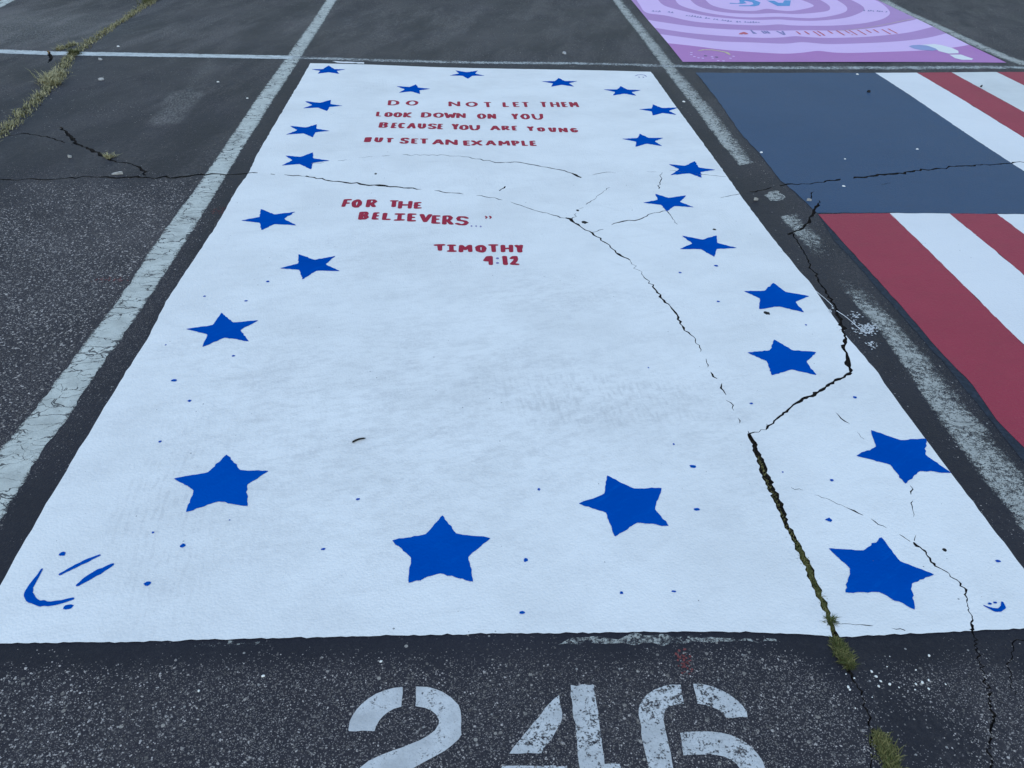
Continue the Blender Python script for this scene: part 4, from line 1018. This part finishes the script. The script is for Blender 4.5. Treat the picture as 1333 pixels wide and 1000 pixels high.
solo = [(496, 862, .0040, 'small white pebble lying above the stencilled digit 2'), (343, 881, .0048, 'white pebble on speckled asphalt left of the digit 2'), (259, 900, .0035, 'small white pebble on the near left asphalt'),
        (1116, 96.5, .018, 'small pale stone on the navy canton near its far edge'), (1194, 194, .013, 'small white stone on the navy canton above the crack'), (890, 133, .014, 'small white stone beside the right stall line'),
        (991, 199, .016, 'small white chip at the left edge of the navy canton'), (1098, 243, .014, 'pale chip on the navy canton below the crack'), (1100, 207, .011, 'tiny pale chip in the middle of the navy canton'),
        (284, 108, .013, 'small white stone on asphalt left of the left stall line'), (322, 129, .011, 'tiny white stone close to the left stall line'), (154, 61, .016, 'small white stone just behind the thin cross line')]
for i, (px, py, r, lab) in enumerate(solo):
    o = place_peb(px, py, r, 200 + i); tag(o, lab, 'pebble')
def flake(px, py, l, wd, rot, lab, mat=MPAP, name='litter_scrap'):
    l *= .62; wd *= .62
    x, y = P(px, py); z = float(hgt(x, y)) + ZL; n = 9; vs = []
    for k, (zz, q) in enumerate(((.0, 1.0), (.003, .96))):
        for i in range(n):
            t = i * 2 * math.pi / n; rr = q * (1 + .25 * math.sin(3 * t + px)); a, b = math.cos(t) * l * rr, math.sin(t) * wd * rr
            vs.append((x + a * math.cos(rot) - b * math.sin(rot), y + a * math.sin(rot) + b * math.cos(rot), z + zz + (.006 * math.sin(t + px) + .006 if k else 0)))
    fs = [(i, (i + 1) % n, n + (i + 1) % n, n + i) for i in range(n)] + [tuple(range(n, 2 * n))]
    o = finish(name, vs, fs, mat); return tag(o, lab, 'litter')
flake(735, 70.5, .022, .030, .3, 'grey scrap lying on the asphalt behind the white mural')
flake(131, 79, .020, .012, 0, 'pale scrap on the asphalt just in front of the cross line')
flake(132, 105, .028, .012, .2, 'pale scrap on the asphalt of the left stall')
flake(92, 206, .014, .022, .2, 'whitish scrap by the crack at far left')
flake(152, 229, .04, .004, .15, 'thin pale sliver lying along the crack at left')
flake(984, 261, .016, .008, 0, 'flat pale chip beside the worn remnant of the right line')
flake(1053, 262.5, .018, .006, 0, 'thin pale chip on the edge of the navy canton')
flake(1131, 120, .018, .012, 0, 'dark scrap lying on the navy canton', MTWIG)
flake(1277, 113.5, .010, .012, 0, 'tiny dark scrap on the dirty white stripe', MTWIG)
# twig
tw_ = P(459, 578.5, ZP); te = P(476, 573, ZP)
vs, fs = [], []; NT = 7; ax = np.array([te[0] - tw_[0], te[1] - tw_[1]]); L = np.linalg.norm(ax); ax /= L; nx = np.array([-ax[1], ax[0]])
for i in range(9):
    t = i / 8; r = (.0060 if t < .12 else .0032) * (1 - .3 * t); 
    if i in (0, 8): r *= .35
    c = np.array(tw_) + ax * L * t + nx * .0016 * math.sin(t * 4); zc = float(hgt(*tw_)) + ZP + .003 + .002 * math.sin(t * 3)
    for k in range(NT):
        a = k * 2 * math.pi / NT; vs.append((c[0] + nx[0] * math.cos(a) * r, c[1] + nx[1] * math.cos(a) * r, zc + math.sin(a) * r))
for i in range(8):
    for k in range(NT): fs.append((i * NT + k, i * NT + (k + 1) % NT, (i + 1) * NT + (k + 1) % NT, (i + 1) * NT + k))
fs += [tuple(range(NT)), tuple(range(8 * NT, 9 * NT))]
tag(finish('twig', vs, fs, MTWIG, smooth=True), 'short black twig lying on the white mural', 'twig')
# red overspray spots
for (px, py, a, b, lab) in [(143, 364.5, .035, .012, 'faint red paint smudge on the left stall asphalt'), (285, 276, .03, .02, 'faint red paint smudge between left line and white mural'), (890, 862, .008, .018, 'faint red smudge on asphalt above the digit 6')]:
    polys = [ellipse((P(px, py)[0] + RS.normal() * a, P(px, py)[1] + RS.normal() * b), RS.uniform(.001, .004), RS.uniform(.001, .004), 6) for _ in range(45)]
    tag(sheet('paint_smudge', polys, MREDS, ZL), lab, 'paint mark')

# stones standing proud of the worn surface, one mesh
def stones(name, regions, label):
    V, Fc = [], []; base = np.array([(1, 0, 0), (.4, .9, .1), (-.8, .6, 0), (-.9, -.5, .1), (.3, -1, 0), (0, 0, 1)])
    Ff = [(0, 1, 5), (1, 2, 5), (2, 3, 5), (3, 4, 5), (4, 0, 5)]
    holes_near = [h for h in CQ]
    for (poly, n, rlo, rhi) in regions:
        g = PL(poly); B = bb(g)
        x = RS.uniform(B[0], B[2], n * 3); y = RS.uniform(B[1], B[3], n * 3)
        ok = inside(g, x, y) & ~inside(WHITE_POLY, x, y); x, y = x[ok][:n], y[ok][:n]
        q = np.column_stack([x, y]); wv = wear_fn(q) + .25 * np.sin(x * 23) * np.sin(y * 19) + .2 * np.sin(x * 9 + y * 13)
        k = RS.rand(len(x)) < np.clip(wv, 0, 1) ** 1.5; x, y = x[k], y[k]
        z = hgt(x, y)
        for a, b, c in zip(x, y, z):
            r = RS.uniform(rlo, rhi) * (1 if RS.rand() > .06 else 1.6); t = RS.uniform(0, 6.28); ct, st = math.cos(t), math.sin(t); s2 = RS.uniform(.55, 1)
            n0 = len(V)
            for p in base:
                u, v = p[0] * r, p[1] * r * s2; V.append((a + u * ct - v * st, b + u * st + v * ct, c + p[2] * r * .35 - .0002))
            Fc.extend(tuple(n0 + i for i in f) for f in Ff)
    m = M('pale_aggregate'); v = m.vor(130); r = m.sepc(v['Color'])
    mt = m.fin(m.mix(m.math('POWER', r[0], 1.8), (.09, .083, .08), (.46, .42, .405)), .8, None, .3)
    o = finish(name, V, Fc, mt, ground); o['kind'] = 'stuff'
    return o
stones('aggregate_stones', [([(-40, 1050), (-40, 845), (500, 845), (1060, 845), (1400, 835), (1420, 1050)], 14000, .0010, .0028),
                            ([(-60, 700), (-60, 240), (260, 235), (205, 310), (110, 440), (0, 590)], 11000, .0018, .0048),
                            ([(1190, 540), (1240, 590), (1420, 800), (1420, 860), (1150, 500), (1110, 440)], 1800, .0012, .003)], '')

# ------------------------------------------------------------------ grass and moss in the cracks
def blades(name, path, wid, n, hlo, hhi, wdt, mat, tones, label, cat, lean=.7, stuff=False, dens=None):
    g = [np.array(p) for p in PL(path)]; seg = [np.linalg.norm(b - a) for a, b in zip(g[:-1], g[1:])]; cum = np.cumsum([0] + seg)
    V, Fc, T = [], [], []
    for _ in range(n):
        s = RS.rand() * cum[-1]; i = min(len(seg) - 1, int(np.searchsorted(cum, s, 'right') - 1)); t = (s - cum[i]) / seg[i]
        w_ = wid[i] * (1 - t) + wid[i + 1] * t
        clump = .5 + .5 * math.sin(s * 17 + 2 * math.sin(s * 5.3)) ** 2
        if RS.rand() > clump + .25: continue
        d = (g[i + 1] - g[i]) / seg[i]; nn = np.array([-d[1], d[0]])
        c = g[i] + (g[i + 1] - g[i]) * t + nn * RS.normal() * w_ * .42
        h = RS.uniform(hlo, hhi) * (.6 + .6 * clump); a = RS.uniform(0, 2 * math.pi); ld = np.array([math.cos(a), math.sin(a)]) * h * RS.uniform(.2, lean) 
        sd_ = np.array([-math.sin(a), math.cos(a)]) * wdt * RS.uniform(.6, 1.3)
        z0 = float(hgt(*c)) - .004; n0 = len(V); up = h * RS.uniform(.35, .9)
        V.append((c[0] - sd_[0], c[1] - sd_[1], z0)); V.append((c[0] + sd_[0], c[1] + sd_[1], z0))
        m_ = c + ld * .4; V.append((m_[0] + sd_[0] * .8, m_[1] + sd_[1] * .8, z0 + up * .65)); V.append((m_[0] - sd_[0] * .8, m_[1] - sd_[1] * .8, z0 + up * .65))
        e = c + ld * 1.15; V.append((e[0], e[1], z0 + up * RS.uniform(.7, 1.05)))
        Fc.append((n0, n0 + 1, n0 + 2, n0 + 3)); Fc.append((n0 + 3, n0 + 2, n0 + 4))
        tone = float(np.clip(RS.normal(tones[0], tones[1]), 0, 1)); T += [tone] * 5
    o = finish(name, V, Fc, mat, attr={'tone': T})
    tag(o, label, cat if not stuff else None, kind='stuff' if stuff else None); return o
GP = [(-70, 225), (-30, 195), (0, 176), (10, 168), (25, 152), (40, 138), (55, 124), (66, 112), (76, 98), (82, 86), (92, 74), (104, 64), (116, 56), (132, 45), (148, 34), (165, 24), (180, 13), (198, 3), (215, -8), (240, -22)]
GW = [.06, .07, .08, .08, .10, .09, .08, .09, .12, .10, .07, .10, .10, .08, .07, .06, .09, .07, .09, .06]
blades('dry_grass', GP, [v * .62 for v in GW], 6500, .012, .038, .0026, MGR, (.62, .30), 'dry straw and green grass growing in the long crack at top left', 'grass', 1.0, True)
blades('dry_grass', [(70, 112), (64, 104), (80, 96)], [.05, .09, .05], 600, .03, .07, .0028, MGR, (.85, .15), 'longer straw tufts leaning out of the long grassy crack', 'grass', 1.3, True)
blades('dry_grass', [(74, 66), (86, 61), (100, 58)], [.03, .04, .03], 260, .02, .05, .0028, MGR, (.7, .2), 'thin patch of dry grass just above the cross line', 'grass', 1.2, True)
blades('weed_tuft', [(94, 72), (98, 70)], [.05, .05], 260, .03, .06, .003, MGR, (.05, .08), 'fresh green weed tuft where the grassy crack meets the cross line', 'weed', 1.0)
blades('weed_tuft', [(188, 6), (202, -4)], [.06, .06], 420, .03, .06, .003, MGR, (.12, .12), 'green weed tuft at the top end of the grassy crack', 'weed', 1.0)
blades('dry_grass', [(135, 206), (142, 205), (147, 207)], [.03, .03, .03], 160, .01, .035, .002, MGR, (.85, .1), 'small straw tuft in the crack at left', 'grass', 1.2, True)
blades('crack_moss', MOSSY[2:], [v * .0007 for v in MOSSW[2:]], 600, .003, .008, .0009, MMO, (.75, .25), 'sparse brown-green moss lining the wide crack across the white mural', 'moss', 1.0, True)
blades('crack_moss', [(1036, 705), (1050, 736), (1062, 762), (1075, 795), (1084, 822)], [.010, .011, .011, .008, .009], 1500, .004, .011, .0010, MMO, (.4, .3), 'greener moss in the near part of the wide crack', 'moss', 1.0, True)
blades('moss_clump', [(1087, 832), (1093, 845), (1100, 858), (1106, 870)], [.011, .018, .019, .010], 1900, .005, .019, .0011, MMO, (.35, .32), 'green moss clump in the crack just in front of the white mural', 'moss', 1.0)
blades('moss_clump', [(1140, 955), (1148, 968), (1156, 985), (1162, 1002), (1168, 1030)], [.012, .022, .020, .015, .012], 2700, .005, .021, .0011, MMO, (.52, .32), 'yellowish moss clump at the bottom edge, right of the number', 'moss', 1.0)
blades('weed_tuft', [(1079, 806), (1084, 812)], [.012, .010], 420, .006, .022, .0010, MMO, (.15, .12), 'small green weed where the wide crack nears the mural edge', 'weed', 1.1)
